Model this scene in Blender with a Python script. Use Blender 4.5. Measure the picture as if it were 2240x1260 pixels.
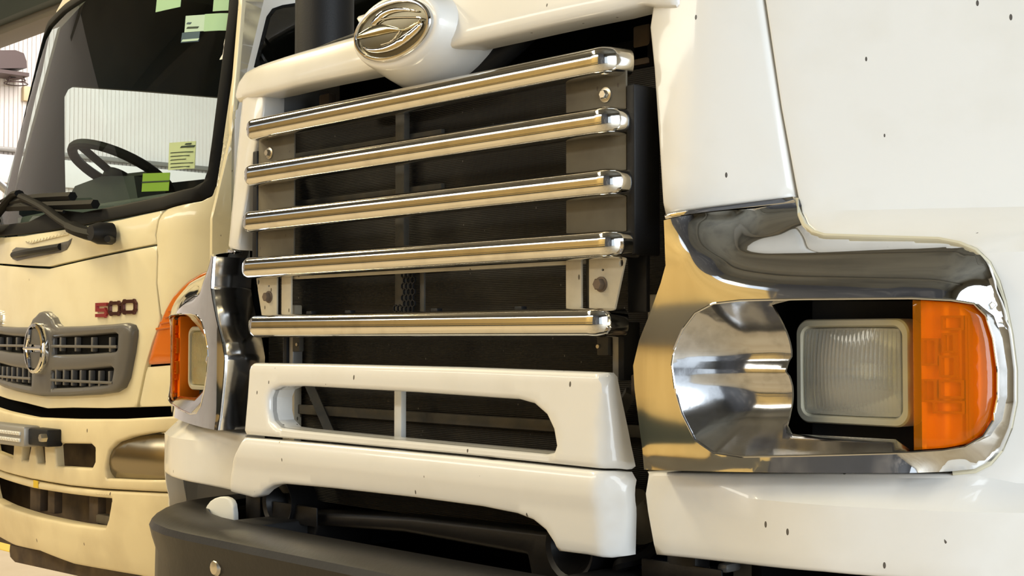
import bpy, bmesh, math, random
import numpy as np
from mathutils import Vector, Matrix, Euler
from mathutils.geometry import delaunay_2d_cdt

for o in list(bpy.data.objects): bpy.data.objects.remove(o)
S = bpy.context.scene
COL = S.collection
rnd = random.Random(4)

# ------------------------------------------------------------------ camera
F = 3000.0                                   # focal length in pixels of the 2240 px wide frame
ANG = math.atan(2855 / 3002.0)               # grille direction against the view axis
PIT = math.atan(108 / 3000.0)
CAMZ = 1.15
cam = bpy.data.objects.new('camera', bpy.data.cameras.new('camera'))
COL.objects.link(cam); S.camera = cam
cam.data.sensor_width = 36; cam.data.lens = F / 2240 * 36
cam.data.clip_start = .05; cam.data.clip_end = 200
cam.location = (0, 0, CAMZ)
cam.rotation_euler = (math.pi / 2 + PIT, 0, math.pi / 2 - ANG)
# ------------------------------------------------------------------ world, view, lights
S.view_settings.view_transform = 'Standard'; S.view_settings.look = 'None'
S.view_settings.gamma = 1; S.view_settings.use_curve_mapping = False
S.view_settings.exposure = 0.14
w = bpy.data.worlds.new('world'); S.world = w; w.use_nodes = True
bg = w.node_tree.nodes['Background']
bg.inputs[0].default_value = (.80, .90, 1.0, 1); bg.inputs[1].default_value = 1.0

def area(name, loc, target, sx, sy, power, color):
    l = bpy.data.lights.new(name, 'AREA'); l.shape = 'RECTANGLE'; l.size = sx; l.size_y = sy
    l.energy = power; l.color = color
    o = bpy.data.objects.new(name, l); COL.objects.link(o); o.location = loc
    o.rotation_euler = (Vector(target) - Vector(loc)).to_track_quat('-Z', 'Y').to_euler()
    return o
area('daylight_through_side_door', (6.6, 0.2, 2.6), (-2, 0.2, 1.6), 6.0, 4.6, 560, (.84, .93, 1))
area('bar_highlight_strip', (-7.5, -5.85, 5.1), (-7.5, 3, 1.2), 11, .8, 230, (1, .92, .74))  # added unseen strip light, draws the bright line along the chrome bars
area('front_warm_fill', (-5.2, -2.2, 6.4), (-5.2, -2.2, 0), 1.2, 5.0, 360, (1, .86, .56))  # added unseen overhead light, warms and brightens the front wall and left side
area('left_wall_fill', (-14.5, 8, 6.9), (-16.5, 8, 2), 3.0, 16, 1450, (1, .95, .92))  # added unseen light aimed at the left wall to brighten it
area('warm_fill_lamp', (-8.5, .4, 5.6), (-6.0, 2.2, 1.0), .8, .8, 190, (1, .82, .48))  # added unseen lamp, warm fill for the trucks from the left

# ------------------------------------------------------------------ measuring helpers (photo pixel -> metres on a given surface)
RX, RY = math.sin(ANG), math.cos(ANG); DX, DY = -math.cos(ANG), math.sin(ANG)
def ray(px, py):
    cx = (px - 1120) / F; cy = (630 - py) / F
    h = math.cos(PIT) - cy * math.sin(PIT); v = math.sin(PIT) + cy * math.cos(PIT)
    return (RX * cx + DX * h, RY * cx + DY * h, v)
def at(px, py, y):
    d = ray(px, py); t = y / d[1]; return (d[0] * t, CAMZ + d[2] * t)
def atx(px, py, x):
    d = ray(px, py); t = x / d[0]; return (d[1] * t, CAMZ + d[2] * t)
class W(tuple): pass                          # a point given in metres already
def on(pts, yf):
    out = []
    for p in pts:
        if isinstance(p, W): out.append((p[0], p[1])); continue
        d = ray(p[0], p[1])
        g = lambda t: d[1] * t - yf(d[0] * t, CAMZ + d[2] * t)
        t0 = 1.2; b = (1e9, 0); hit = None
        while t0 < 7:
            v0, v1 = g(t0), g(t0 + .04)
            if abs(v0) < b[0]: b = (abs(v0), t0)
            if v0 < 0 <= v1: hit = (t0, t0 + .04); break
            t0 += .04
        if hit:
            l, h = hit
            for _ in range(18):
                m_ = (l + h) / 2
                if g(m_) < 0: l = m_
                else: h = m_
            t = h
        else: t = b[1]
        x, z = d[0] * t, CAMZ + d[2] * t
        out.append((x, z))
    return out

# ------------------------------------------------------------------ materials
M = {}
def mat(name, col, rough=.5, metal=0, coat=0, trans=0, ior=1.45, bump=None, var=None, specks=None, spec=.5):
    m = bpy.data.materials.new(name); m.use_nodes = True; M[name] = m
    nt = m.node_tree; b = nt.nodes['Principled BSDF']
    b.inputs['Base Color'].default_value = (*col, 1); b.inputs['Roughness'].default_value = rough
    b.inputs['Metallic'].default_value = metal; b.inputs['Coat Weight'].default_value = coat
    b.inputs['Coat Roughness'].default_value = .06
    b.inputs['Transmission Weight'].default_value = trans; b.inputs['IOR'].default_value = ior
    b.inputs['Specular IOR Level'].default_value = spec
    tc = nt.nodes.new('ShaderNodeTexCoord')
    cur = None
    if var:                                   # (scale, second colour, low, high)
        n = nt.nodes.new('ShaderNodeTexNoise'); n.inputs['Scale'].default_value = var[0]; n.inputs['Detail'].default_value = 6
        nt.links.new(tc.outputs['Object'], n.inputs['Vector'])
        r = nt.nodes.new('ShaderNodeMapRange'); r.inputs[1].default_value = var[2]; r.inputs[2].default_value = var[3]
        nt.links.new(n.outputs['Fac'], r.inputs[0])
        mx = nt.nodes.new('ShaderNodeMix'); mx.data_type = 'RGBA'
        mx.inputs[6].default_value = (*col, 1); mx.inputs[7].default_value = (*var[1], 1)
        nt.links.new(r.outputs[0], mx.inputs[0]); cur = mx.outputs[2]
        nt.links.new(cur, b.inputs['Base Color'])
    if specks:                                # (scale, colour, threshold)
        v = nt.nodes.new('ShaderNodeTexVoronoi'); v.inputs['Scale'].default_value = specks[0]
        mp = nt.nodes.new('ShaderNodeMapping'); mp.inputs['Scale'].default_value = (1, 1, .45)
        nt.links.new(tc.outputs['Object'], mp.inputs[0]); nt.links.new(mp.outputs[0], v.inputs['Vector'])
        n2 = nt.nodes.new('ShaderNodeTexNoise'); n2.inputs['Scale'].default_value = 7
        nt.links.new(tc.outputs['Object'], n2.inputs['Vector'])
        g = nt.nodes.new('ShaderNodeMath'); g.operation = 'LESS_THAN'; g.inputs[1].default_value = specks[2]
        nt.links.new(v.outputs['Distance'], g.inputs[0])
        g2 = nt.nodes.new('ShaderNodeMath'); g2.operation = 'GREATER_THAN'; g2.inputs[1].default_value = .53
        nt.links.new(n2.outputs['Fac'], g2.inputs[0])
        mu = nt.nodes.new('ShaderNodeMath'); mu.operation = 'MULTIPLY'
        nt.links.new(g.outputs[0], mu.inputs[0]); nt.links.new(g2.outputs[0], mu.inputs[1])
        mx = nt.nodes.new('ShaderNodeMix'); mx.data_type = 'RGBA'
        mx.inputs[6].default_value = (*col, 1); mx.inputs[7].default_value = (*specks[1], 1)
        if cur: nt.links.new(cur, mx.inputs[6])
        nt.links.new(mu.outputs[0], mx.inputs[0]); nt.links.new(mx.outputs[2], b.inputs['Base Color'])
    if bump:                                  # (kind, scale, strength, distance)
        if bump[0] == 'noise':
            n = nt.nodes.new('ShaderNodeTexNoise'); n.inputs['Scale'].default_value = bump[1]; n.inputs['Detail'].default_value = 4
            out = n.outputs['Fac']
        else:
            n = nt.nodes.new('ShaderNodeTexWave'); n.inputs['Scale'].default_value = bump[1]; n.bands_direction = bump[0]
            out = n.outputs['Fac']
        nt.links.new(tc.outputs['Object'], n.inputs['Vector'])
        bp = nt.nodes.new('ShaderNodeBump'); bp.inputs['Strength'].default_value = bump[2]; bp.inputs['Distance'].default_value = bump[3]
        nt.links.new(out, bp.inputs['Height']); nt.links.new(bp.outputs[0], b.inputs['Normal'])
    return m
mat('white_paint', (.80, .79, .76), .32, coat=.55, var=(9, (.76, .745, .70), .5, .8), specks=(34, (.10, .09, .08), .075))
mat('cream_paint', (.80, .73, .51), .30, coat=.6, var=(7, (.74, .66, .44), .45, .8), specks=(22, (.12, .09, .05), .045))
mat('cream_dirty', (.74, .64, .41), .5, coat=.15, var=(5, (.60, .50, .31), .42, .78), specks=(24, (.10, .07, .04), .08))
mat('chrome', (.80, .80, .80), .045, 1, var=(14, (.66, .66, .66), .52, .8))
mat('chrome_dull', (.66, .66, .67), .13, 1, bump=('noise', 25, .05, .004), var=(40, (.5, .5, .5), .5, .75))
mat('chrome_bar', (.74, .73, .70), .085, 1, var=(20, (.6, .59, .56), .5, .8))
mat('emblem_dark', (.13, .115, .075), .22, .7)
mat('gold_chrome', (.50, .46, .33), .12, 1)
mat('black_rubber', (.006, .006, .006), .6, spec=.18)
mat('black_plastic', (.011, .011, .012), .5, spec=.3, bump=('noise', 220, .15, .002))
mat('black_steel', (.009, .0085, .009), .42, spec=.4, var=(6, (.022, .02, .019), .48, .75), bump=('noise', 90, .12, .003))
mat('dark_void', (.006, .006, .006), .85, spec=.1)  # near-black, shade of deep gaps put into the colour
mat('tan_plate', (.13, .112, .078), .62, var=(14, (.085, .07, .048), .4, .75), specks=(60, (.07, .055, .04), .12))
mat('tan_plate_light', (.55, .49, .37), .6, var=(14, (.42, .36, .26), .45, .75), specks=(60, (.10, .08, .05), .12))
mat('steel_bolt', (.62, .58, .50), .3, 1)
mat('rust_bolt', (.16, .12, .09), .6, .6)
mat('radiator', (.040, .035, .028), .7, bump=('Z', 95, .8, .004), var=(18, (.06, .05, .035), .5, .8), specks=(70, (.35, .32, .27), .06))
mat('radiator_grey', (.07, .065, .055), .7, var=(30, (.12, .10, .07), .4, .8))
mat('grey_plastic', (.105, .10, .095), .40, coat=.2)
mat('grey_metal', (.34, .33, .31), .42, .5)
mat('brown_rust', (.07, .05, .035), .8, var=(12, (.14, .10, .06), .4, .7))
mat('ivory_rubber', (.62, .58, .44), .5)
mat('white_card', (.80, .80, .76), .6)
mat('blue_sticker', (.03, .05, .14), .5)
mat('beige_card', (.82, .72, .45), .6)
mat('pale_sticker', (.62, .72, .52), .6)
mat('green_sticker', (.30, .42, .02), .5)
mat('print_black', (.02, .02, .02), .6)
mat('yellow_paint', (.75, .52, .03), .5)
mat('red_chrome', (.42, .06, .07), .2, .6)
mat('badge_dark', (.13, .06, .065), .15, .8)
mat('tyre', (.015, .015, .015), .8)
mat('interior_dark', (.03, .031, .032), .7)
mat('interior_grey', (.12, .12, .115), .7)
mat('fog_reflector', (.27, .23, .16), .24, 1)
mat('led_strip', (.75, .75, .72), .25, .2)
mat('shed_wall', (.80, .76, .73), .5, var=(1.2, (.76, .70, .67), .4, .8))
mat('shed_band', (.82, .79, .77), .5)
mat('tan_wall', (.80, .58, .24), .6, var=(1.0, (.70, .49, .19), .4, .7))
mat('white_wall', (.72, .70, .66), .6)
mat('roof_dark', (.17, .16, .13), .7, var=(.6, (.10, .095, .08), .4, .7))
mat('workshop_grey', (.10, .10, .11), .6, var=(.9, (.28, .26, .25), .52, .72))
mat('beam_green', (.035, .045, .035), .6)
mat('beam_brown', (.14, .125, .095), .6)
mat('concrete', (.58, .49, .36), .55, var=(1.6, (.46, .37, .25), .4, .75), bump=('noise', 30, .1, .004))
mat('lamp_brown', (.11, .075, .07), .5)
mat('switch_cream', (.72, .58, .36), .5)
mat('pipe_grey', (.45, .46, .48), .35, .4)
mat('lamp_housing', (.50, .48, .38), .35)
mat('reflector', (.95, .94, .88), .25, .7)
mat('amber_inner', (1.0, .25, .01), .3, .1, bump=('X', 16, .35, .01))
mat('amber_cell', (.62, .16, .0), .3, .2)
mat('orange_lens', (.80, .20, .02), .12, trans=.25, coat=.8, ior=1.3)
def fres(nt, ior):
    fr = nt.nodes.new('ShaderNodeFresnel'); ge = nt.nodes.new('ShaderNodeNewGeometry'); mr = nt.nodes.new('ShaderNodeMapRange')
    mr.inputs[3].default_value = ior; mr.inputs[4].default_value = 1 / ior      # same reflectance from either face of the sheet
    nt.links.new(ge.outputs['Backfacing'], mr.inputs[0]); nt.links.new(mr.outputs[0], fr.inputs[0])
    return fr
def thin_glass(name, tint, ior):
    m = bpy.data.materials.new(name); m.use_nodes = True; M[name] = m; nt = m.node_tree
    nt.nodes.clear()
    o = nt.nodes.new('ShaderNodeOutputMaterial'); mx = nt.nodes.new('ShaderNodeMixShader')
    fr = fres(nt, ior)
    t = nt.nodes.new('ShaderNodeBsdfTransparent'); t.inputs[0].default_value = (*tint, 1)
    g = nt.nodes.new('ShaderNodeBsdfGlossy'); g.inputs['Roughness'].default_value = .01
    nt.links.new(fr.outputs[0], mx.inputs[0]); nt.links.new(t.outputs[0], mx.inputs[1]); nt.links.new(g.outputs[0], mx.inputs[2])
    nt.links.new(mx.outputs[0], o.inputs[0])
def plastic_lens(name, tint, dif, k, ior=1.5, rough=.05, refr=0):
    m = bpy.data.materials.new(name); m.use_nodes = True; M[name] = m; nt = m.node_tree; nt.nodes.clear(); N = nt.nodes.new; L = nt.links.new
    o = N('ShaderNodeOutputMaterial'); fr = fres(nt, ior)
    t = N('ShaderNodeBsdfTransparent'); t.inputs[0].default_value = (*tint, 1)
    g = N('ShaderNodeBsdfGlossy'); g.inputs['Roughness'].default_value = rough
    di = N('ShaderNodeBsdfDiffuse'); di.inputs[0].default_value = (*dif, 1)
    a = N('ShaderNodeMixShader'); a.inputs[0].default_value = k; b = N('ShaderNodeMixShader')
    tp = t.outputs[0]
    if refr:
        rf = N('ShaderNodeBsdfRefraction'); rf.inputs['IOR'].default_value = 1.35; rf.inputs['Roughness'].default_value = .04; rf.inputs[0].default_value = (*tint, 1)
        e = N('ShaderNodeMixShader'); e.inputs[0].default_value = refr; L(tp, e.inputs[1]); L(rf.outputs[0], e.inputs[2]); tp = e.outputs[0]
    L(tp, a.inputs[1]); L(di.outputs[0], a.inputs[2]); L(fr.outputs[0], b.inputs[0]); L(a.outputs[0], b.inputs[1]); L(g.outputs[0], b.inputs[2]); L(b.outputs[0], o.inputs[0])
plastic_lens('amber', (1, .84, .25), (1, .33, .0), .15, 1.5)
plastic_lens('lamp_lens', (.98, .98, .95), (.95, .95, .88), .22, 1.5, refr=.5)
plastic_lens('lamp_lens_old', (.90, .85, .62), (.75, .70, .48), .28, 1.5, refr=.4)
thin_glass('windscreen_glass', (.76, .89, .85), 1.6)
thin_glass('side_glass', (.35, .38, .38), 1.5)

# ------------------------------------------------------------------ object helpers
def link(name, me, m, parent=None):
    o = bpy.data.objects.new(name, me); COL.objects.link(o)
    if m is not None and not me.materials: me.materials.append(M[m])
    if parent is not None:
        o.parent = parent; o.matrix_parent_inverse = parent.matrix_world_inv if hasattr(parent, 'matrix_world_inv') else Matrix.Translation(-world_loc(parent))
    return o
def world_loc(o):
    v = Vector((0, 0, 0))
    if o.type == 'EMPTY': return Vector(o.location)
    return v
def thing(name, label, cat, loc):
    o = bpy.data.objects.new(name, None); COL.objects.link(o); o.location = loc; o.empty_display_size = .2
    o['label'] = label; o['category'] = cat
    return o
def tag(o, label, cat, group=None):
    o['label'] = label; o['category'] = cat
    if group: o['group'] = group
    return o
def struct(o):
    o['kind'] = 'structure'; return o
def finish(bm, name, m, parent, ang=35, smooth=True):
    bmesh.ops.remove_doubles(bm, verts=bm.verts, dist=1e-6)
    bmesh.ops.recalc_face_normals(bm, faces=bm.faces)
    me = bpy.data.meshes.new(name); bm.to_mesh(me); bm.free()
    if smooth:
        me.polygons.foreach_set('use_smooth', [True] * len(me.polygons))
        me.set_sharp_from_angle(angle=math.radians(ang))
    return link(name, me, m, parent)
def box(name, m, parent, lo, hi, bev=.004, rot=None):
    bm = bmesh.new(); lo = Vector(lo); hi = Vector(hi); c = (lo + hi) / 2; s = hi - lo
    bmesh.ops.create_cube(bm, size=1, matrix=Matrix.Diagonal((*s, 1)))
    if bev: bmesh.ops.bevel(bm, geom=bm.edges[:], offset=min(bev, min(s) * .45), segments=2, affect='EDGES', profile=.5)
    mt = Matrix.Translation(c)
    if rot: mt = mt @ Euler(rot).to_matrix().to_4x4()
    bmesh.ops.transform(bm, matrix=mt, verts=bm.verts)
    return finish(bm, name, m, parent)
def loft(name, m, parent, rings, closed=True, cap0=True, cap1=True, ang=35):
    bm = bmesh.new(); vr = [[bm.verts.new(p) for p in r] for r in rings]; n = len(rings[0])
    for a, b in zip(vr, vr[1:]):
        for i in range(n if closed else n - 1):
            j = (i + 1) % n
            try: bm.faces.new((a[i], a[j], b[j], b[i]))
            except ValueError: pass
    if cap0: bm.faces.new(vr[0])
    if cap1: bm.faces.new(vr[-1][::-1])
    return finish(bm, name, m, parent, ang)
def frames(pts):
    pts = [Vector(p) for p in pts]; out = []
    up = Vector((0, 0, 1))
    for i, p in enumerate(pts):
        t = (pts[min(i + 1, len(pts) - 1)] - pts[max(i - 1, 0)]).normalized()
        u = up if abs(t.dot(up)) < .95 else Vector((0, 1, 0))
        s = t.cross(u).normalized(); out.append((p, s, s.cross(t).normalized()))
    return out
def tube(name, m, parent, pts, r, n=12, flat=1.0):
    rs = r if isinstance(r, (list, tuple)) else [r] * len(pts)
    rings = [[p + s * math.cos(2 * math.pi * k / n) * q + u * math.sin(2 * math.pi * k / n) * q * flat for k in range(n)]
             for (p, s, u), q in zip(frames(pts), rs)]
    return loft(name, m, parent, rings)
def smooth_path(pts, n=8):
    pts = [Vector(p) for p in pts]; P = [pts[0]] + pts + [pts[-1]]; out = []
    for i in range(1, len(P) - 2):
        for k in range(n):
            t = k / n; a, b, c, d = P[i - 1], P[i], P[i + 1], P[i + 2]
            out.append(.5 * ((2 * b) + (c - a) * t + (2 * a - 5 * b + 4 * c - d) * t * t + (3 * b - a - 3 * c + d) * t ** 3))
    out.append(pts[-1]); return out
def disc(name, m, parent, c, r, h, n=20, axis=(0, -1, 0), prof=None):
    """a turned piece: prof is a list of (radius factor, height factor) along the axis"""
    prof = prof or [(1, 0), (1, .75), (.86, 1)]
    q = Vector(axis).normalized().to_track_quat('Z', 'Y'); c = Vector(c)
    rings = [[c + q @ Vector((r * a * math.cos(2 * math.pi * k / n), r * a * math.sin(2 * math.pi * k / n), h * b)) for k in range(n)] for a, b in prof]
    return loft(name, m, parent, rings)
def chaikin(p, n):
    for _ in range(n):
        q = []
        for i in range(len(p)):
            a, b = p[i], p[(i + 1) % len(p)]
            q += [(a[0] * .75 + b[0] * .25, a[1] * .75 + b[1] * .25), (a[0] * .25 + b[0] * .75, a[1] * .25 + b[1] * .75)]
        p = q
    return p
def spline(p, n=6):
    """open catmull-rom through 2-D points"""
    return [(v.x, v.y) for v in smooth_path([(a, b, 0) for a, b in p], n)]
def dens(p, seg):
    out = []
    for i in range(len(p)):
        a, b = p[i], p[(i + 1) % len(p)]; d = math.dist(a, b)
        if d < 1e-6: continue
        k = max(1, int(math.ceil(d / seg)))
        out += [(a[0] + (b[0] - a[0]) * j / k, a[1] + (b[1] - a[1]) * j / k) for j in range(k)]
    return out
def pinside(P, poly):
    x, y = P[:, 0], P[:, 1]; r = np.zeros(len(P), bool); q = np.array(poly); n = len(q); j = n - 1
    for i in range(n):
        xi, yi = q[i]; xj, yj = q[j]
        c = ((yi > y) != (yj > y)) & (x < (xj - xi) * (y - yi) / (yj - yi + 1e-15) + xi)
        r ^= c; j = i
    return r
def pdist(P, loops, closed=True):
    d = np.full(len(P), 1e9)
    for L in loops:
        A = np.array(L, float)
        B = np.roll(A, -1, 0) if closed else A[1:]
        if not closed: A = A[:-1]
        for a, b in zip(A, B):
            ab = b - a; t = np.clip(((P - a) @ ab) / (ab @ ab + 1e-18), 0, 1)
            d = np.minimum(d, np.hypot(*(P - a - t[:, None] * ab).T))
    return d
def panel(name, m, parent, outline, mp, holes=(), res=.03, r=.008, thick=.02, seg=.014, ch=0, hch=0, hr=None, ang=35, back=True, relax=0, base=None):
    """a shaped sheet: outline and holes in a 2-D frame, mp(a, b, depth) -> point, edges rounded over radius r"""
    loops = [dens(chaikin(list(outline), ch), seg)] + [dens(chaikin(list(h), hch), seg) for h in holes]
    pts, edges = [], []
    for L in loops:
        b0 = len(pts); pts += L; edges += [(b0 + i, b0 + (i + 1) % len(L)) for i in range(len(L))]
    nb = len(pts)
    A = np.array(loops[0]); lo, hi = A.min(0), A.max(0)
    cand = []
    if r > 0:
        for L in loops:
            n = len(L)
            for i in range(n):
                a, c = L[i - 1], L[(i + 1) % n]; tx, ty = c[0] - a[0], c[1] - a[1]; q = math.hypot(tx, ty) or 1
                for f in (.12, .4, 1.0):
                    for s in (1, -1): cand.append((L[i][0] - s * ty / q * r * f, L[i][1] + s * tx / q * r * f, r * f))
    C = np.array(cand) if cand else np.zeros((0, 3))
    if len(C):
        ok = pinside(C[:, :2], loops[0])
        for h in loops[1:]: ok &= ~pinside(C[:, :2], h)
        C = C[ok]; d = pdist(C[:, :2], loops); C = C[d > C[:, 2] * .97]
    gx = np.arange(lo[0] + res / 2, hi[0], res); gz = np.arange(lo[1] + res / 2, hi[1], res)
    Gp = np.array([(x + (res / 2 if k % 2 else 0), z) for k, z in enumerate(gz) for x in gx]).reshape(-1, 2)
    if len(Gp):
        ok = pinside(Gp, loops[0])
        for h in loops[1:]: ok &= ~pinside(Gp, h)
        Gp = Gp[ok]
        if len(Gp): Gp = Gp[pdist(Gp, loops) > max(r, 1e-4) + res * .4]
    allp = pts + [tuple(c[:2]) for c in C] + [tuple(g) for g in Gp]
    V, Ee, Ff, ov, _, _ = delaunay_2d_cdt([Vector(p) for p in allp], edges, [], 0, 1e-6)
    VP = np.array([tuple(v) for v in V])
    tri = [t for t in Ff]
    cen = np.array([VP[list(t)].mean(0) for t in tri]); ok = pinside(cen, loops[0])
    for h in loops[1:]: ok &= ~pinside(cen, h)
    tri = [t for t, k in zip(tri, ok) if k]
    dist = pdist(VP, loops); dist[dist < 1e-5] = 0
    hd = pdist(VP, loops[1:]) if (len(loops) > 1 and hr is not None) else None
    dep = np.zeros(len(VP))
    if r > 0:
        k = dist < r; dep[k] = r - np.sqrt(np.maximum(r * r - (r - dist[k]) ** 2, 0))
    bm = bmesh.new()
    co = np.array([mp(VP[i, 0], VP[i, 1], dep[i]) for i in range(len(VP))], float)
    if relax:                                 # even out the depth so that reflections run smoothly
        nb_ = [set() for _ in VP]
        for t in tri:
            for i in t: nb_[i].update(t)
        b0_ = np.array([base(p[0], p[1]) for p in VP]); co[:, 1] -= b0_
        for _ in range(relax):
            new = co.copy()
            for i in range(len(VP)):
                if dist[i] > 0 and len(nb_[i]) > 3: new[i, 1] = co[list(nb_[i]), 1].mean()
            co = new
        co[:, 1] += b0_
    front = [bm.verts.new(co[i]) for i in range(len(VP))]
    cnt = {}
    for t in tri:
        try: bm.faces.new([front[i] for i in t])
        except ValueError: continue
        for i in range(len(t)):
            e = (t[i], t[(i + 1) % len(t)]); cnt[tuple(sorted(e))] = cnt.get(tuple(sorted(e)), 0) + 1
    if thick > 0:
        bd = [e for e, c in cnt.items() if c == 1]
        bk = {}
        def B(i):
            if i not in bk: bk[i] = bm.verts.new(mp(VP[i, 0], VP[i, 1], thick))
            return bk[i]
        for i, j in bd: bm.faces.new((front[i], front[j], B(j), B(i)))
        if back:
            for t in tri:
                try: bm.faces.new([B(i) for i in reversed(t)])
                except ValueError: pass
    bmesh.ops.delete(bm, geom=[v for v in bm.verts if not v.link_faces], context='VERTS')
    return finish(bm, name, m, parent, ang)
def mirrored(o, xc, name=None, m=None, parent=None, shear=0):
    """mirror copy of a mesh about the plane x = xc (left and right of a vehicle)"""
    me = o.data.copy(); mt = Matrix.Translation((xc, 0, 0)) @ Matrix.Diagonal((-1, 1, 1, 1)) @ Matrix.Translation((-xc, 0, 0))
    if shear: mt = Matrix(((1, 0, 0, 0), (-2 * shear, 1, 0, 2 * shear * xc), (0, 0, 1, 0), (0, 0, 0, 1))) @ mt
    me.transform(mt); me.flip_normals()
    if m: me.materials.clear(); me.materials.append(M[m])
    return link(name or o.name.split('.')[0], me, None, parent or o.parent)
def front(yf):
    return lambda a, b, d: (a, yf(a, b) + d, b)
def sideplane(x, s):                          # s = +1: outer face looks to +x
    return lambda a, b, d: (x - s * d, a, b)
def strokes(name, m, parent, paths, mp, wd, h):
    bm = bmesh.new()
    for p in paths:
        for a, b in zip(p, p[1:]):
            d = Vector((b[0] - a[0], b[1] - a[1])); n = Vector((-d.y, d.x)).normalized() * wd / 2; e = d.normalized() * wd / 2
            q = [Vector(a) - e + n, Vector(a) - e - n, Vector(b) + e - n, Vector(b) + e + n]
            v0 = [bm.verts.new(mp(c.x, c.y, 0)) for c in q]; v1 = [bm.verts.new(mp(c.x, c.y, -h)) for c in q]
            bm.faces.new(v1); bm.faces.new(v0[::-1])
            for i in range(4): bm.faces.new((v0[i], v0[(i + 1) % 4], v1[(i + 1) % 4], v1[i]))
    me = bpy.data.meshes.new(name); bmesh.ops.recalc_face_normals(bm, faces=bm.faces); bm.to_mesh(me); bm.free()
    return link(name, me, m, parent)
def sstep(t):
    t = min(1, max(0, t)); return t * t * (3 - 2 * t)

# ================================================================== SETTING: a steel workshop shed
def slab(name, m, lo, hi): return struct(box(name, m, None, lo, hi, 0))
slab('floor', 'concrete', (-19, -7, -.1), (8, 24, 0))
slab('ceiling', 'roof_dark', (-19, -7, 7.2), (8, 24, 7.3))
slab('wall_back', 'white_wall', (-19, 23.8, 0), (8, 24, 7.2))
for nm, m, lo, hi in (('wall_front', 'tan_wall', (-19, -6.2, 0), (-1.6, -6, 4.6)), ('wall_front', 'roof_dark', (-19, -6.2, 5.6), (-1.6, -6, 7.2)),  # unseen; tan part added for warm bounce and yellow chrome reflections
                      ('wall_front', 'workshop_grey', (-1.6, -6.2, 0), (7, -6, 7.2)),  # unseen wall, added dark so the chrome reflects less bright sky
                      ('wall_right', 'white_wall', (6.8, 3.4, 0), (7, 24, 7.2)), ('wall_right', 'roof_dark', (6.8, -6, 5), (7, 3.4, 7.2))):
    slab(nm, m, lo, hi)
struct(box('reflected_dark_board', 'beam_green', None, (-19, -6.0, 0), (-1.6, -5.96, .52), .005))  # unseen board added so the chrome mirrors a dark band
struct(box('reflected_dark_rail', 'beam_brown', None, (-19, -6.0, 1.08), (-1.6, -5.95, 1.40), .005))  # unseen rail added to put a dark line into the chrome reflections
# corrugated cladding on the left wall
WX = -18.0
bm = bmesh.new(); y = -6.0; prof = []
while y < 23.5:
    prof += [(WX, y), (WX, y + .040), (WX - .022, y + .046), (WX - .022, y + .056)]; y += .062
va = [bm.verts.new((x, yy, 0)) for x, yy in prof]; vb = [bm.verts.new((x, yy, 7.2)) for x, yy in prof]
for i in range(len(prof) - 1): bm.faces.new((va[i], va[i + 1], vb[i + 1], vb[i]))
struct(finish(bm, 'wall_left', 'shed_wall', None, smooth=False))
struct(box('trim_1', 'shed_band', None, (WX + .01, -6, 3.22), (WX + .07, 23.5, 3.60), .01))
struct(box('trim_2', 'grey_metal', None, (WX + .01, -6, 3.64), (WX + .10, 23.5, 3.70), .01))
# roof tie beam crossing at the upper left
struct(box('trim_3', 'beam_brown', None, (-19, 5.0, at(50, 57, 5)[1]), (-6.2, 5.25, at(50, 25, 5)[1]), .01))
struct(box('trim_4', 'beam_green', None, (-19, 4.9, at(50, 24, 4.9)[1]), (-6.2, 5.35, at(50, -60, 4.9)[1]), .01))
for i, yy in enumerate((-3.0, 1.5, 9, 15)):
    struct(box('trim_5', 'beam_brown', None, (-19, yy, 6.75), (8, yy + .2, 7.19), .01))

# wall lamp, switch box and grey rail at the left edge of the view
yl, zl = atx(14, 150, WX)
t = thing('flood_lamp', 'brown floodlight housing with a wire guard on the corrugated wall', 'lamp', (WX + .2, yl, zl - .5))
def lp(px, py, x=WX + .3):
    y, z = atx(px, py, x); return (x, y, z)
bm = bmesh.new()
p0 = [lp(-45, 118), lp(-30, 111), lp(30, 110), lp(48, 117), lp(54, 135), lp(55, 150), lp(-50, 153)]
loft('housing', 'lamp_brown', t, [[(x - .25, y, z) for x, y, z in p0], p0, [(x + .06, y, z * .97 + lp(0, 140)[2] * .03) for x, y, z in p0]])
loft('shade_lip', 'lamp_brown', t, [[(WX + q, yy, zz) for q, yy, zz in ((.02, lp(-52, 154)[1], lp(0, 154)[2]), (.40, lp(-52, 154)[1], lp(0, 154)[2]), (.40, lp(57, 154)[1], lp(0, 154)[2]), (.02, lp(57, 154)[1], lp(0, 154)[2]))],
     [(WX + q, yy, zz) for q, yy, zz in ((.02, lp(-52, 154)[1], lp(0, 162)[2]), (.40, lp(-52, 154)[1], lp(0, 162)[2]), (.40, lp(57, 154)[1], lp(0, 162)[2]), (.02, lp(57, 154)[1], lp(0, 162)[2]))]])
disc('bulb', 'black_rubber', t, lp(27, 158, WX + .2), .09, .07, 16, (0, 0, -1), [(1, 0), (.9, .5), (.5, 1)])
c = lp(35, 183, WX + .2)
for dz, rr in ((.0, .15), (.05, .12)):
    tube('guard_ring', 'lamp_brown', t, [(c[0] + rr * math.cos(k * math.pi / 8), c[1] + rr * math.sin(k * math.pi / 8), c[2] + dz) for k in range(17)], .008, 6)
for k in range(4):
    aa = k * math.pi / 2 + .5
    tube('guard_wire', 'lamp_brown', t, [(c[0] + .15 * math.cos(aa), c[1] + .15 * math.sin(aa), c[2]), (c[0] + .1 * math.cos(aa), c[1] + .1 * math.sin(aa), c[2] + .14)], .007, 6)
tube('bracket', 'lamp_brown', t, [(WX, c[1] - .1, lp(0, 130)[2]), (WX + .3, c[1] - .1, lp(0, 130)[2])], .03, 8)
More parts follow.
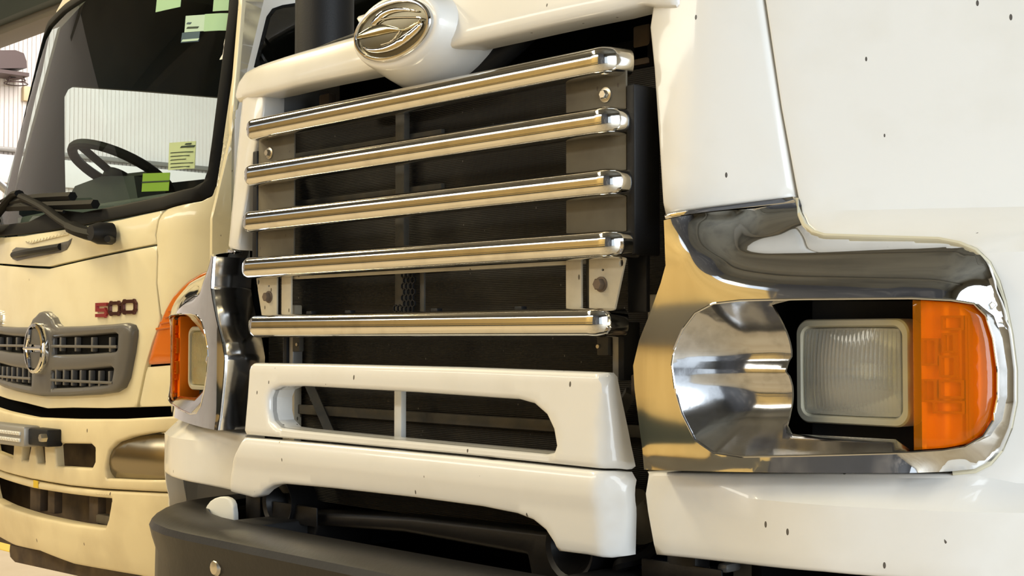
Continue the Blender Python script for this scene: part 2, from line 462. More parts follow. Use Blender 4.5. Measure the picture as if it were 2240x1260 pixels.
ya, za = atx(46, 221, WX); yb, zb = atx(68, 192, WX)
t = thing('switch_box', 'small cream switch box on the corrugated wall below the floodlight', 'switch box', (WX, (ya + yb) / 2, za))
box('enclosure', 'switch_cream', t, (WX, ya, za), (WX + .08, yb, zb), .012)
disc('switch_knob', 'black_rubber', t, (WX + .08, yb - .03, (za + zb) / 2), .02, .02, 10, (1, 0, 0))
t = thing('guard_rail', 'grey round steel rail sloping down at the left picture edge', 'rail', (-9.5, 3.6, 0))
pA = Vector((*(lambda q: (-9.5, *q))(atx(-120, 300, -9.5)),)); pB = Vector((*(lambda q: (-9.5, *q))(atx(60, 455, -9.5)),))
tube('handrail', 'pipe_grey', t, [pA, pB, (pB.x, pB.y + .02, 0)], .035, 12)
tube('post', 'pipe_grey', t, [pA, (pA.x, pA.y, 0)], .035, 12)
box('base_plate', 'pipe_grey', t, (pB.x - .08, pB.y - .08, 0), (pB.x + .08, pB.y + .08, .012), .002)
d = ray(5, 1199); q = -CAMZ / d[2]
struct(box('trim_6', 'yellow_paint', None, (-14, d[1] * q - .03, 0), (d[0] * q + .23, d[1] * q + .10, .003), 0))

# ================================================================== TRUCK A: white bonneted truck
XC = -1.968
A = thing('bonneted_truck', 'white bonneted truck with five chrome grille bars and chrome headlight surround', 'truck', (XC, 2.2, 0))
def yA(x, z):
    h = abs(x - XC)
    lo = 1.62                                 # fender level
    if h > .6: lo += .15 * ((min(h, 1.10) - .6) / .486) ** 1.6
    if h > 1.02:
        q = min((h - 1.02) / .18, .985); lo += .18 - .18 * math.sqrt(1 - q * q)
    lo -= .055 * sstep((h - .62) / .3) * sstep((.955 - z) / .03)
    u = h - .60                               # bonnet side above the fender, falling away more steeply
    up = 1.62 + (0 if u <= 0 else (.66 * u * u / .08 / 2 if u < .08 else .66 * (u - .04)))
    b = sstep((z - 1.265) / .085)
    y = lo + (max(up, lo) - lo) * b
    if z > 1.36: y += .10 * (z - 1.36)
    return y
fA = front(yA)
def mir(p): return [(2 * XC - a, b) for a, b in p]

# --- grille opening: radiator and everything dark behind the bars
box('radiator_core', 'radiator', A, (XC - .64, 1.725, .80), (XC + .64, 1.79, 1.60), .004)
box('opening_blackout', 'dark_void', A, (XC - .95, 1.97, .5), (XC + .95, 2.0, 1.72), .002)  # near-black sheet added behind the opening to block light leaks
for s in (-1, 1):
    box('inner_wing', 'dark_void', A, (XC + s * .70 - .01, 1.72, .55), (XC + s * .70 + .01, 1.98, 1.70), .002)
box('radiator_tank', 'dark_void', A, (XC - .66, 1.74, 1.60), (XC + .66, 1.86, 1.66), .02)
# cross brace and condenser frame in front of the core
for zz in (1.54, 1.435, 1.28): box('condenser_tube', 'radiator_grey', A, (XC - .6, 1.712, zz), (XC - .03, 1.722, zz + .012), .002)
box('condenser_tube', 'radiator_grey', A, (XC - .55, 1.710, .985), (XC + .55, 1.722, 1.005), .002)
xs = at(878, 400, 1.70)[0]
box('centre_strut', 'radiator_grey', A, (xs - .014, 1.695, 1.19), (xs + .014, 1.71, 1.64), .002)
# bars
def bar_profile(hh):
    p = []
    for k in range(13):
        t = math.pi / 2 - math.pi * k / 12
        sy, sz = math.cos(t), math.sin(t)
        p.append((-.021 * (abs(sy) ** .75), hh * (1 if sz > 0 else -1) * abs(sz) ** .80))
    p = [(.016, hh * .93)] + p + [(.016, -hh * .93)]
    return p
def grille_bar(z, half, hh=.0185, slant=0.0):
    y0 = 1.598; prof = bar_profile(hh); rings = []
    def ring(x, dx, dy, sc=1):                # section placed at x with outward direction (dx, dy)
        return [(x[0] + dx * (-p[0]), x[1] + dy * (-p[0]), z + p[1] * sc + 0) for p in prof]
    path = []
    for s in (-1, 1):
        e = half * s
        seg = [((XC + e - s * .010, y0 + .042), (s, -.25)), ((XC + e - s * .017, y0 + .010), (s, -.25)), ((XC + e - s * .0175, y0 + .006), (s * .95, -.3)),
               ((XC + e - s * .020, y0 + .003), (s * .66, -.75)), ((XC + e - s * .022, y0 + .001), (s * .45, -.9)), ((XC + e - s * .025, y0), (0, -1)), ((XC + e - s * .03, y0), (0, -1))]
        path += seg if s < 0 else seg[::-1]
        if s < 0: path += [((XC + half * f, y0), (0, -1)) for f in (-.75, -.5, -.25, 0, .25, .5, .75)]
    for (c, dv) in path:
        f = 1
        rings.append([(c[0] + dv[0] * -p[0], c[1] + dv[1] * -p[0] - 0, z + p[1] - slant * (abs(c[0] - XC) / half) ** 2) for p in prof])
    o = loft('grille_bar', 'chrome_bar', A, rings, ang=28)
    return o
for z, hf in ((1.589, .520), (1.4925, .527), (1.394, .531), (1.2965, .534)): grille_bar(z, hf, .0225)
grille_bar(1.1735, .507, .0235)
# mounting plates behind the bars, with bolts
def flat(y): return lambda a, b, d: (a, y + d, b)
def plate(name, m, pts, y, th=.004, hol=()):
    q = [at(px, py, y) for px, py in pts]
    return panel(name, m, A, q, flat(y), [[at(px, py, y) for px, py in h] for h in hol], res=.05, r=.0012, thick=th, seg=.03), q
YP = 1.622
zt, zb4 = 1.57, 1.29
for s in (1, -1):
    def X(a): return XC + s * a
    box('bar_mounting_plate', 'tan_plate', A, (min(X(.392), X(.525)), YP, 1.30), (max(X(.392), X(.525)), YP + .004, 1.585), .001)
    # flange that turns back at the outer edge
    box('plate_flange', 'black_plastic', A, (min(X(.527), X(.545)), YP - .003, 1.28), (max(X(.527), X(.545)), YP + .06, 1.55), .004)
    # lower bracket plate between the fourth and the fifth bar
    pl = panel('lower_bracket_plate', 'tan_plate_light', A, [(X(.395), 1.19), (X(.43), 1.19), (X(.43), 1.285), (X(.395), 1.285)], flat(YP - .004), res=.05, r=.001, thick=.004)
    pl = panel('lower_bracket_plate', 'tan_plate_light', A, [(X(.447), 1.185), (X(.50), 1.185), (X(.53), 1.29), (X(.447), 1.29)], flat(YP - .004),
               [[(X(.517) + .004 * math.cos(k * .785), 1.268 + .006 * math.sin(k * .785)) for k in range(8)],
                [(X(.477) + .003 * math.cos(k * .785), 1.258 + .002 * math.sin(k * .785)) for k in range(8)]], res=.03, r=.001, thick=.004)
    box('lower_bracket_channel', 'radiator_grey', A, (min(X(.428), X(.449)), YP + .008, 1.185), (max(X(.428), X(.449)), YP + .014, 1.29), .002)
    box('bracket_link', 'black_plastic', A, (min(X(.5), X(.54)), YP + .03, 1.19), (max(X(.5), X(.54)), YP + .04, 1.285), .002)
    w_ = disc('washer', 'steel_bolt', A, (X(.482), YP, 1.540), .0125, .003)
    disc('bolt', 'steel_bolt', A, (X(.482), YP - .003, 1.540), .0075, .007, 6)
    disc('washer', 'rust_bolt', A, (X(.475), YP - .004, 1.235), .0125, .003)
    disc('bolt', 'rust_bolt', A, (X(.475), YP - .007, 1.235), .010, .009, 6)
    # uprights and hardware visible below the fifth bar
    box('upright', 'grey_metal', A, (min(X(.455), X(.47)), 1.665, 1.08), (max(X(.455), X(.47)), 1.69, 1.175), .002)
    box('upright', 'black_plastic', A, (min(X(.472), X(.485)), 1.66, 1.08), (max(X(.472), X(.485)), 1.70, 1.175), .002)
    box('upright_channel', 'tan_plate_light', A, (min(X(.50), X(.545)), 1.70, .90), (max(X(.50), X(.545)), 1.72, 1.22), .003)
    box('clip', 'radiator_grey', A, (min(X(.425), X(.45)), 1.66, 1.12), (max(X(.425), X(.45)), 1.672, 1.16), .002)
    disc('bolt', 'steel_bolt', A, (X(.43), 1.66, 1.135), .004, .004, 8)
    box('valance_bracket', 'brown_rust', A, (min(X(.49), X(.60)), 1.67, 1.055), (max(X(.49), X(.60)), 1.68, 1.09), .003)
    box('valance_bracket', 'tan_plate', A, (min(X(.545), X(.575)), 1.70, .98), (max(X(.545), X(.575)), 1.71, 1.04), .003)
    # slanted ties seen through the lower slot
    tube('slanted_tie', 'radiator_grey', A, [(X(.46), 1.705, 1.06), (X(.36), 1.705, .93)], .013, 4)
    disc('wing_grommet', 'black_plastic', A, (X(.60), 1.70, 1.52), .022, .012, 16, (0, -1, 0), [(1, 0), (1, .6), (.7, 1), (.4, .5)])
box('plate_top_rail', 'tan_plate_light', A, (XC - .43, YP + .004, 1.270), (XC + .43, YP + .010, 1.288), .002)
box('bar_tie_rail', 'tan_plate_light', A, (XC - .43, YP - .001, 1.189), (XC + .43, YP + .012, 1.196), .001)
for fx in (-.33, -.2, .06, .28):
    box('rail_clip', 'black_plastic', A, (XC + fx, YP - .012, 1.194), (XC + fx + .018, YP + .002, 1.203), .002)
# torn scrap of honeycomb mesh
bm = bmesh.new()
x0, z0 = at(872, 684, 1.63); cs = .0115
def hexcell(cx, cz):
    n = 6
    for k in range(n):
        a0, a1 = k * math.pi / 3 + math.pi / 6, (k + 1) * math.pi / 3 + math.pi / 6
        v = []
        for rr in (cs * .5, cs * .66):
            v += [(cx + rr * math.cos(a0) * .9, cz + rr * math.sin(a0)), (cx + rr * math.cos(a1) * .9, cz + rr * math.sin(a1))]
        for yy in (1.63,):
            f0 = [bm.verts.new((v[i][0], yy, v[i][1])) for i in (0, 1, 3, 2)]; f1 = [bm.verts.new((v[i][0], yy + .004, v[i][1])) for i in (0, 1, 3, 2)]
            bm.faces.new(f0); bm.faces.new(f1[::-1])
            for i in range(4): bm.faces.new((f0[i], f0[(i + 1) % 4], f1[(i + 1) % 4], f1[i]))
for r_ in range(8):
    for c_ in range(3): hexcell(x0 + .012 + (c_ + .5 * (r_ % 2)) * cs, z0 + .006 + r_ * cs * .95)
for c_ in range(3, 7): hexcell(x0 + .012 + c_ * cs, z0 + .006 + 7.4 * cs * .95); 
for c_ in range(-2, 0): hexcell(x0 + .012 + c_ * cs, z0 + .008)
finish(bm, 'mesh_scrap', 'black_plastic', A, smooth=False)
box('mesh_strut', 'radiator_grey', A, (x0 + .05, 1.64, z0), (x0 + .062, 1.645, z0 + .085), .001)
# hose curving behind the top bar
tube('coolant_hose', 'black_plastic', A, smooth_path([(-2.22, 1.70, 1.615), (-2.05, 1.69, 1.615), (-1.90, 1.69, 1.635), (-1.80, 1.71, 1.68), (-1.74, 1.75, 1.75)]), .022, 14)
# upper grille crossmember
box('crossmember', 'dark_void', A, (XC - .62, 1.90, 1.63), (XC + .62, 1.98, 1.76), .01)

(xa, za), (xb_, zb_) = at(1384, 145, 1.74), at(1420, 50, 1.74)
for q0, q1 in ((xa, xb_), (2 * XC - xb_, 2 * XC - xa)): box('hinge_bracket', 'brown_rust', A, (q0, 1.74, za), (q1, 1.76, zb_), .004)
# --- hood brow with the emblem pod
YB = 1.60
def yBrow(x, z): return YB + .048 * (min(.7, abs(x - XC)) / .62) ** 3 + max(0, z - 1.69) * .25
low = [(512, 222), (545, 213), (600, 200), (780, 160), (870, 140), (960, 110), (1100, 78), (1330, 28), (1400, 10), (1425, 14)]
lo_xz = on(low, yBrow)
top_xz = [W((XC + .60, 1.735)), W((XC + .45, 1.765)), W((XC + .2, 1.785)), W((XC, 1.79)), W((XC - .2, 1.785))]
up = on([(790, 72), (700, 98), (600, 128), (560, 142), (535, 155), (518, 178), (510, 205)], yBrow)
panel('hood_brow', 'white_paint', A, lo_xz + [(XC + .615, 1.66)] + [tuple(t) for t in top_xz] + up, front(yBrow), res=.03, r=.014, thick=.062, seg=.012)
hb = on([(512, 222), (560, 142), (790, 72)], yBrow)
# bonnet skin running back from the brow
rings = []
for y_, dz, hw in ((YB + .045, -.012, .575), (1.9, .05, .70), (2.4, .13, .82), (3.2, .22, .95)):
    ring = []
    for k in range(17):
        u = -1 + 2 * k / 16; ring.append((XC + hw * u, y_, 1.772 + dz - .055 * abs(u) ** 3 - (.16 * max(0, abs(u) - .86) / .14 if y_ > 1.7 else .02 * max(0, abs(u) - .86) / .14)))
    rings.append(ring)
loft('bonnet_top', 'white_paint', A, rings, closed=False, cap0=False, cap1=False)
# pod
EX, EZ = XC + .005, at(865, 66, 1.567)[1]
def ell(cx, cz, a, b, y, n=48): return [(cx + a * math.cos(2 * math.pi * k / n), y, cz + b * math.sin(2 * math.pi * k / n)) for k in range(n)]
loft('emblem_pod', 'white_paint', A, [ell(EX, EZ, .112, .056, 1.566), ell(EX, EZ, .120, .062, 1.566), ell(EX, EZ, .1245, .0665, 1.569), ell(EX, EZ - .001, .1275, .070, 1.577), ell(EX, EZ - .003, .131, .0745, 1.595),
      ell(EX, EZ - .006, .138, .084, 1.625), ell(EX + .004, EZ - .008, .150, .092, 1.655), ell(EX + .006, EZ - .004, .150, .085, 1.69)], ang=60)
em = disc('emblem', 'gold_chrome', A, (0, 0, 0), .1, .01)
bpy.data.objects.remove(em)
em = loft('emblem', 'emblem_dark', A, [ell(EX, EZ, .106, .0505, 1.566), ell(EX, EZ, .106, .0505, 1.5635), ell(EX, EZ, .07, .033, 1.5615), ell(EX, EZ, .02, .01, 1.561)])
em['label'] = 'oval chrome emblem with a swooping S shape'
n = 56; rings = []
for k in range(10):
    t = 2 * math.pi * k / 10; rr = .0045
    rings.append(ell(EX, EZ, .1075 + rr * math.cos(t), .052 + rr * math.cos(t), 1.562 + rr * 1.1 * math.sin(t), n))
rings.append(rings[0])
loft('emblem_ring', 'chrome', em, rings, cap0=False, cap1=False)
def zoomuv(zx, zy):
    px, py = 480 + zx / 3, zy / 3; u = (px - 865) / 86.; v = (68 - 22 * u - py) / 63.
    return (EX + u * .107, EZ + v * .0515)
sw = [[(1012, 165), (1040, 118), (1100, 70), (1200, 48), (1340, 72), (1335, 84), (1250, 78), (1160, 92), (1090, 130), (1040, 175)],
      [(912, 240), (1000, 188), (1080, 165), (1150, 172), (1250, 192), (1352, 140), (1362, 160), (1270, 206), (1180, 218), (1080, 238), (915, 268)],
      [(935, 308), (1000, 330), (1100, 316), (1200, 266), (1290, 208), (1364, 150), (1360, 196), (1290, 266), (1200, 326), (1100, 358), (1000, 356)]]
for i, p in enumerate(sw):
    panel('emblem_stroke', 'chrome' if i != 1 else 'gold_chrome', em, [zoomuv(*q) for q in spline(p + p[:1], 3)[:-1]], flat(1.5575), res=.008, r=.0022, thick=.004, seg=.004)
for ln in ([(1050, 172), (1095, 135), (1200, 120), (1362, 122), (1352, 145)], [(1095, 306), (1165, 282), (1205, 240), (1230, 208)]):
    tube('emblem_line', 'chrome', em, smooth_path([(zoomuv(*q)[0], 1.557, zoomuv(*q)[1]) for q in ln], 4), .0013, 6)

# --- columns beside the grille, fenders, lower corners
colR = on([(1426, 12), (1419, 60), (1428, 150), (1438, 300), (1450, 468), (1733, 430), (1700, 235), (1672, 60), (1660, -20), (1645, -95), (1460, -60)], yA)
c1 = panel('grille_column', 'white_paint', A, colR, fA, res=.035, r=.007, thick=.055, seg=.02)
mirrored(c1, XC)
bez_out = [(1738, 437), (1745, 470), (1757, 495), (1775, 510), (1800, 518), (1920, 522), (2050, 526), (2095, 535), (2130, 550), (2158, 578), (2178, 615), (2192, 660), (2206, 730), (2216, 810), (2216, 880),
           (2205, 935), (2185, 985), (2160, 1010), (2130, 1026), (2080, 1031), (1800, 1031), (1411, 1027)]
gap = on([(px + (5 if px > 1700 else 0), py - (4 if py < 600 else 0) + (5 if py > 1000 else 0)) for px, py in bez_out], yA)
fend = on([(1416, 1037), (1409, 1080), (1414, 1120), (1431, 1214), (1800, 1252), (2100, 1275)], yA) + [(XC + 1.19, .62), (XC + 1.19, 1.44)] + spline([(XC + 1.19, 1.46), (XC + 1.178, 1.56), (XC + 1.13, 1.645), (XC + 1.05, 1.70), (XC + .95, 1.74), (XC + .86, 1.765)], 4) + on([(1652, -95), (1668, -20), (1677, 40), (1706, 235)], yA)
fo = panel('fender', 'white_paint', A, fend + gap, fA, res=.035, r=.006, thick=.05, seg=.02)
mirrored(fo, XC)
for s in (1, -1):                              # fender flank running back, with the wheel opening
    arch = [(2.55 + .56 * math.cos(math.pi * k / 14), .52 + .60 * math.sin(math.pi * k / 14)) for k in range(15)]
    pts = [(yA(XC + 1.19, .62), .62), (1.985, .62)] + [q for q in arch[::-1]] + [(3.11, .55), (3.3, .55), (3.3, 1.70), (2.7, 1.66), (2.3, 1.58)] + [(yA(XC + 1.19, z_), z_) for z_ in (1.46, 1.40, 1.36, 1.33, 1.30, 1.27, 1.2, 1.0, .8)]
    panel('fender_flank', 'white_paint', A, pts, sideplane(XC + s * 1.197, s), res=.12, r=.006, thick=.02, seg=.05)

# --- chrome headlight surround
lip = spline(on([(1490, 455), (1500, 500), (1508, 545), (1530, 590), (1580, 622), (1690, 640), (1850, 645), (2020, 648), (2120, 655), (2165, 690)], lambda x, z: yA(x, z) - .04), 5)
hole_px = [(1469, 800), (1474, 765), (1492, 722), (1520, 685), (1560, 664), (1620, 657), (1760, 654), (1995, 652), (2080, 656), (2130, 664), (2156, 690), (2172, 740), (2182, 810), (2182, 870), (2172, 920), (2150, 955), (2110, 978), (2060, 986), (1995, 990), (1750, 997), (1620, 999), (1560, 990), (1520, 962), (1492, 905), (1476, 850)]
def Fl(x, z): return yA(x, z) - .045          # forward level of the flange
def signed_above(x, z):
    best = 1e9; sg = 1
    for (ax, az), (bx, bz) in zip(lip, lip[1:]):
        vx, vz = bx - ax, bz - az; L = vx * vx + vz * vz + 1e-12; t = min(1, max(0, ((x - ax) * vx + (z - az) * vz) / L))
        dx, dz = x - ax - t * vx, z - az - t * vz; q = math.hypot(dx, dz)
        if q < best: best = q; sg = 1 if (vx * (z - az) - vz * (x - ax)) > 0 else -1
    return best * sg
oc = on(bez_out, lambda x, z: yA(x, z) - .012) 
inner_edge = on([(1388, 850), (1385, 800), (1398, 745), (1422, 685), (1445, 620), (1456, 580), (1454, 530), (1452, 482)], lambda x, z: Fl(x, z))
bez_poly = oc[:-1] + on([(1411, 1027), (1398, 930)], lambda x, z: Fl(x, z)) + inner_edge
hole = on(hole_px, Fl)
zbot = min(p[1] for p in bez_poly)
OE = bez_poly[9:20]
def yBez(x, z):
    f = Fl(x, z); s = signed_above(x, z)
    if s > 0: u = min(1, s / .066); f += .047 * (.45 * u + .55 * u ** 3)
    # outer right side and lower edge turn back towards the fender
    d = pdist(np.array([(x, z)]), [OE], False)[0] if x > XC + .9 else 9
    if d < .05: f += .032 * (1 - d / .05) ** 2 * (1 if s <= 0 else max(.3, 1 - s / .03))
    if z < zbot + .03: f += .075 * (z - zbot - .03)
    return f
b1 = panel('headlight_bezel', 'chrome', A, bez_poly, front(yBez), [hole], res=.006, r=0, thick=.012, seg=.006, ang=50, back=False, relax=5, base=Fl)
bd_ = tube('bezel_bead', 'chrome', A, [(x, Fl(x, z) + .0005, z) for x, z in dens(hole, .012) + [hole[0]]], .0018, 6); mirrored(bd_, XC)
b1['label'] = 'chrome headlight surround with a scooped brow'
b2 = mirrored(b1, XC)
ie = dens(on([(1411, 1027), (1398, 930)], lambda x, z: Fl(x, z)) + inner_edge, .012)[:-14]
ie = [p for p in dens(bez_poly[-10:], .012) if True]
ie = []
for (ax, az), (bx_, bz_) in zip(bez_poly[-10:], bez_poly[-9:]):
    for k in range(5): ie.append((ax + (bx_ - ax) * k / 5, az + (bz_ - az) * k / 5))
ie.append(bez_poly[-1])
rt = loft('bezel_return', 'chrome_dull', A, [[(x + dx, yBez(x, z) + dy, z) for x, z in ie] for dx, dy in ((.0, .002), (-.003, .008), (-.004, .10))], closed=False, cap0=False, cap1=False)
mirrored(rt, XC)
# wall of the recess and the bowl inboard of the lamp
def Xp(px, py, f=Fl): return on([(px, py)], f)[0]
pocket = on([(1733, 664), (1733, 960), (2010, 975), (2010, 655)], lambda x, z: Fl(x, z) + .05)
F6 = lambda x, z: Fl(x, z) + .060
bowl_poly = on([(1469, 800), (1474, 765), (1492, 722), (1520, 685), (1560, 664), (1620, 657), (1735, 655)], Fl) + on([(1735, 668), (1733, 700), (1731, 780), (1726, 790), (1726, 812), (1733, 822), (1733, 900), (1737, 930), (1755, 947), (1990, 958)], F6) + on([(1995, 990), (1750, 997), (1620, 999), (1560, 990), (1520, 962), (1492, 905), (1476, 850)], Fl)
LH = [hole]
def yBowl(x, z):
    P = np.array([(x, z)]); d = pdist(P, LH)[0]
    zc = Xp(1600, 815)[1]; ridge = .010 * math.exp(-((z - zc) / .014) ** 2)
    return Fl(x, z) + .060 * math.sin(min(1, d / .085) * math.pi / 2) ** 1.0 - ridge * min(1, d / .03)
bw = panel('reflector_bowl', 'chrome_dull', A, bowl_poly, front(yBowl), res=.010, r=0, thick=.004, seg=.008, ang=60, back=False)
mirrored(bw, XC)
bb = on([(1690, 656), (1690, 990), (2185, 990), (2185, 656)], lambda x, z: Fl(x, z) + .03)
pk = panel('lamp_pocket', 'black_plastic', A, bb, lambda a, b, d: (a, Fl(a, b) + .13 + d, b), res=.05, r=0, thick=.02)
mirrored(pk, XC)
tp = on([(1690, 650), (2185, 648)], Fl); 
bm = bmesh.new()                               # rim wall of the recess
hl = dens(hole, .01)
rv0 = [bm.verts.new((x, Fl(x, z) - .0, z)) for x, z in hl]; rv1 = [bm.verts.new((x, Fl(x, z) + .13, z)) for x, z in hl]
for i in range(len(hl)): bm.faces.new((rv0[i], rv0[(i + 1) % len(hl)], rv1[(i + 1) % len(hl)], rv1[i]))
rw = finish(bm, 'recess_wall', 'chrome_dull', A); mirrored(rw, XC)
# rectangular headlight
YL = 1.72
l0, z1 = at(1747, 700, YL); l1, z0_ = at(1994, 935, YL)
l0 += .0; cxl, czl = (l0 + l1) / 2, (z0_ + z1) / 2; hw, hh = (l1 - l0) / 2, (z1 - z0_) / 2
def rrect(cx, cz, a, b, rr, n=8, bul=0.0):
    out = []
    for q, (sx, sz) in enumerate(((1, 1), (-1, 1), (-1, -1), (1, -1))):
        for k in range(n + 1):
            t = q * math.pi / 2 + k / n * math.pi / 2
            out.append((cx + sx * (a - rr) + rr * math.cos(t), cz + sz * (b - rr) + rr * math.sin(t)))
    # slight barrel bulge
    return [(x + bul * a * (1 - ((z - cz) / b) ** 2) * (1 if x > cx else -1) * abs((x - cx) / a), z + bul * b * (1 - ((x - cx) / a) ** 2) * (1 if z > cz else -1) * abs((z - cz) / b)) for x, z in out]
def ry(a, b, rr, y, bul=.02): return [(x, y, z) for x, z in rrect(cxl, czl, a, b, rr, bul=bul)]
def headlight(lens_mat):
    hd = loft('headlight', 'lamp_housing', A, [ry(hw, hh, .02, YL + .035), ry(hw, hh, .02, YL - .004), ry(hw - .002, hh - .002, .019, YL - .007), ry(hw - .009, hh - .009, .015, YL - .008), ry(hw - .012, hh - .012, .014, YL - .002), ry(hw - .013, hh - .013, .014, YL + .03)], cap0=False, cap1=False)
    rings = [ry((hw - .012) * q, (hh - .012) * q, .014 * q, YL + yy) for q, yy in ((1, .0), (.95, .022), (.85, .038), (.65, .052), (.4, .062), (.15, .066))]
    loft('lamp_reflector', 'reflector', hd, rings, cap0=False)
    # fluted lens: a real sheet with ribs
    bm = bmesh.new(); nx, nz = 192, 36; a_, b_ = hw - .0125, hh - .0125
    grid = {}
    for s_ in (0, 1):
        for i in range(nx + 1):
            for j in range(nz + 1):
                u, v = -1 + 2 * i / nx, -1 + 2 * j / nz
                dome = -.012 * (1 - u * u * .9) * (1 - v * v * .9)
                rr = min(1, (1 - max(abs(u), abs(v))) / .1)
                fl = .0022 * abs(math.sin(u * 24 * math.pi / 2)) * rr * (1 if v > -.35 else .35) * (1 if s_ == 1 else .25)
                x = cxl + u * a_ * math.sqrt(1 - v * v * .045) ; z = czl + v * b_ * math.sqrt(1 - u * u * .045)
                grid[s_, i, j] = bm.verts.new((x, YL - .004 + dome + s_ * .004 + fl, z))
    for s_ in (0, 1):
        for i in range(nx):
            for j in range(nz): bm.faces.new((grid[s_, i, j], grid[s_, i + 1, j], grid[s_, i + 1, j + 1], grid[s_, i, j + 1]))
    for i in range(nx):
        for j in (0, nz): bm.faces.new((grid[0, i, j], grid[0, i + 1, j], grid[1, i + 1, j], grid[1, i, j]))
    for j in range(nz):
        for i in (0, nx): bm.faces.new((grid[0, i, j], grid[0, i, j + 1], grid[1, i, j + 1], grid[1, i, j]))
    finish(bm, 'lamp_lens', lens_mat, hd, 60)
    disc('lamp_bulb', 'lamp_housing', hd, (cxl, YL + .06, czl), .012, .03, 14, (0, -1, 0), [(1, 0), (1, .7), (.6, 1)])
    return hd
h1 = headlight('lamp_lens')
h2 = mirrored(h1, XC)
for ch_ in list(h1.children):
    mirrored(ch_, XC, m='lamp_lens_old' if ch_.name.startswith('lamp_lens') else None, parent=h2)
# amber turn signal wrapping round the outer corner
def yAmb(x, z):
    x0 = Xp(1995, 820)[0]; u = max(0, (x - x0))
    return Fl(x, z) + .004 + .25 * max(0, u - .075) ** 1.4
am_px = [(1993, 656), (2075, 660), (2125, 668), (2150, 692), (2166, 745), (2174, 810), (2174, 868), (2164, 915), (2144, 948), (2106, 972), (2060, 981), (1996, 985)]
am = on(am_px, yAmb)
def amber():
    t_ = panel('turn_signal', 'amber_inner', A, on([(px - 4 if px > 2000 else px + 3, py) for px, py in am_px], yAmb), lambda a, b, d: (a, yAmb(a, b) + .020 + d, b), res=.02, r=.002, thick=.055, seg=.02)
    panel('signal_lens', 'amber', t_, am, front(yAmb), res=.012, r=.005, thick=.004, seg=.01)
    xs_, zs_ = Xp(2010, 940, yAmb); xe, ze = Xp(2150, 700, yAmb)
    cells = [((2048, 690), (2098, 722)), ((2050, 728), (2080, 772)), ((2044, 778), (2082, 826)), ((2044, 832), (2098, 872)), ((2030, 878), (2100, 905)), ((2006, 740), (2040, 800)), ((2006, 830), (2038, 880)), ((2104, 690), (2112, 960))]
    for (pa, qa), (pb, qb) in cells:
        x_a, z_a = Xp(pa, qb, yAmb); x_b, z_b = Xp(pb, qa, yAmb); yy = yAmb((x_a + x_b) / 2, z_a) + .008
        panel('signal_cell', 'amber_cell', t_, [(x_a, z_a), (x_b, z_a), (x_b, z_b), (x_a, z_b)], lambda a, b, d, k=yy: (a, yAmb(a, b) + .012 + d, b), [[(x_a + .003, z_a + .003), (x_b - .003, z_a + .003), (x_b - .003, z_b - .003), (x_a + .003, z_b - .003)]], res=.05, r=0, thick=.012, seg=.03)
    return t_
a1 = amber(); a2 = mirrored(a1, XC)
a1['label'] = 'amber wraparound turn signal lens'
for ch_ in list(a1.children): mirrored(ch_, XC, parent=a2)
# trim strip between column and bezel, ivory gasket round the bezel
ts = on([(1452, 470), (1455, 479), (1738, 442), (1733, 430)], lambda x, z: yA(x, z) - .004)
tr = panel('bezel_top_strip', 'chrome', A, ts, lambda a, b, d: (a, yA(a, b) - .004 + d, b), res=.05, r=.001, thick=.02); mirrored(tr, XC)
gpts = [(x, yA(x, z) + .001, z) for x, z in on([(px + 3, py - (3 if py < 600 else 0) + (4 if py > 1000 else 0)) for px, py in bez_out[:20]], yA)]
gk = tube('bezel_gasket', 'ivory_rubber', A, gpts, .0035, 6); mirrored(gk, XC)

# --- white valance below the grille
def yVal(x, z):
    y = 1.576
    if z > .941: y += .012 * (z - .941) / .154
    else: y += -.012 * math.sin(min(1, (.941 - z) / .06) * math.pi) * .5 + .10 * max(0, .885 - z)
    u = (x - XC) - .494 if x > XC else (XC - x) - .60
    if u > 0: y += .85 * min(u, .15) * sstep(u / .035)
    return y
oV = lambda p: on(p, yVal)
SLOT = oV([(586, 900), (586, 870), (592, 854), (610, 846), (660, 845), (900, 858), (1130, 874), (1165, 884), (1192, 908), (1207, 940), (1213, 975), (1208, 990), (1190, 994), (1000, 976), (800, 957), (640, 941), (605, 936), (590, 920)])
panel('valance_upper', 'white_paint', A, oV([(531, 951), (700, 966), (1000, 994), (1335, 1026), (1362, 1028), (1370, 1022), (1360, 975), (1345, 900), (1330, 825), (1322, 816), (1300, 814), (1000, 803), (700, 796), (552, 794), (543, 800), (538, 870)]), front(yVal),
      [SLOT], res=.014, r=.010, thick=.022, seg=.010)
sd_ = dens(SLOT, .01)
loft('slot_lining', 'white_paint', A, [[(x, yVal(x, z) + dy, z) for x, z in sd_] for dy in (.012, .06)] + [[(x + (XC - .02 - x) * -.02, yVal(x, z) + .06, z + (z - 1.0) * .04) for x, z in sd_], [(x + (XC - .02 - x) * -.02, yVal(x, z) + .02, z + (z - 1.0) * .04) for x, z in sd_]], cap0=False, cap1=False)
panel('valance_lower', 'white_paint', A, oV([(500, 1075), (503, 1040), (507, 1010), (518, 982), (532, 957), (700, 971), (1000, 999), (1335, 1031), (1362, 1034), (1372, 1052), (1372, 1130), (1370, 1216), (1335, 1221), (1280, 1214), (1218, 1206), (1210, 1188), (1192, 1160), (1165, 1138), (1130, 1124), (1050, 1108), (900, 1088), (720, 1068), (620, 1059), (598, 1062), (580, 1072), (568, 1084), (552, 1089)]), front(yVal), res=.014, r=.006, thick=.022, seg=.012)
xst = at(874, 900, 1.66)[0]
box('slot_upright', 'white_card', A, (xst - .011, 1.655, .95), (xst + .011, 1.668, 1.07), .002)

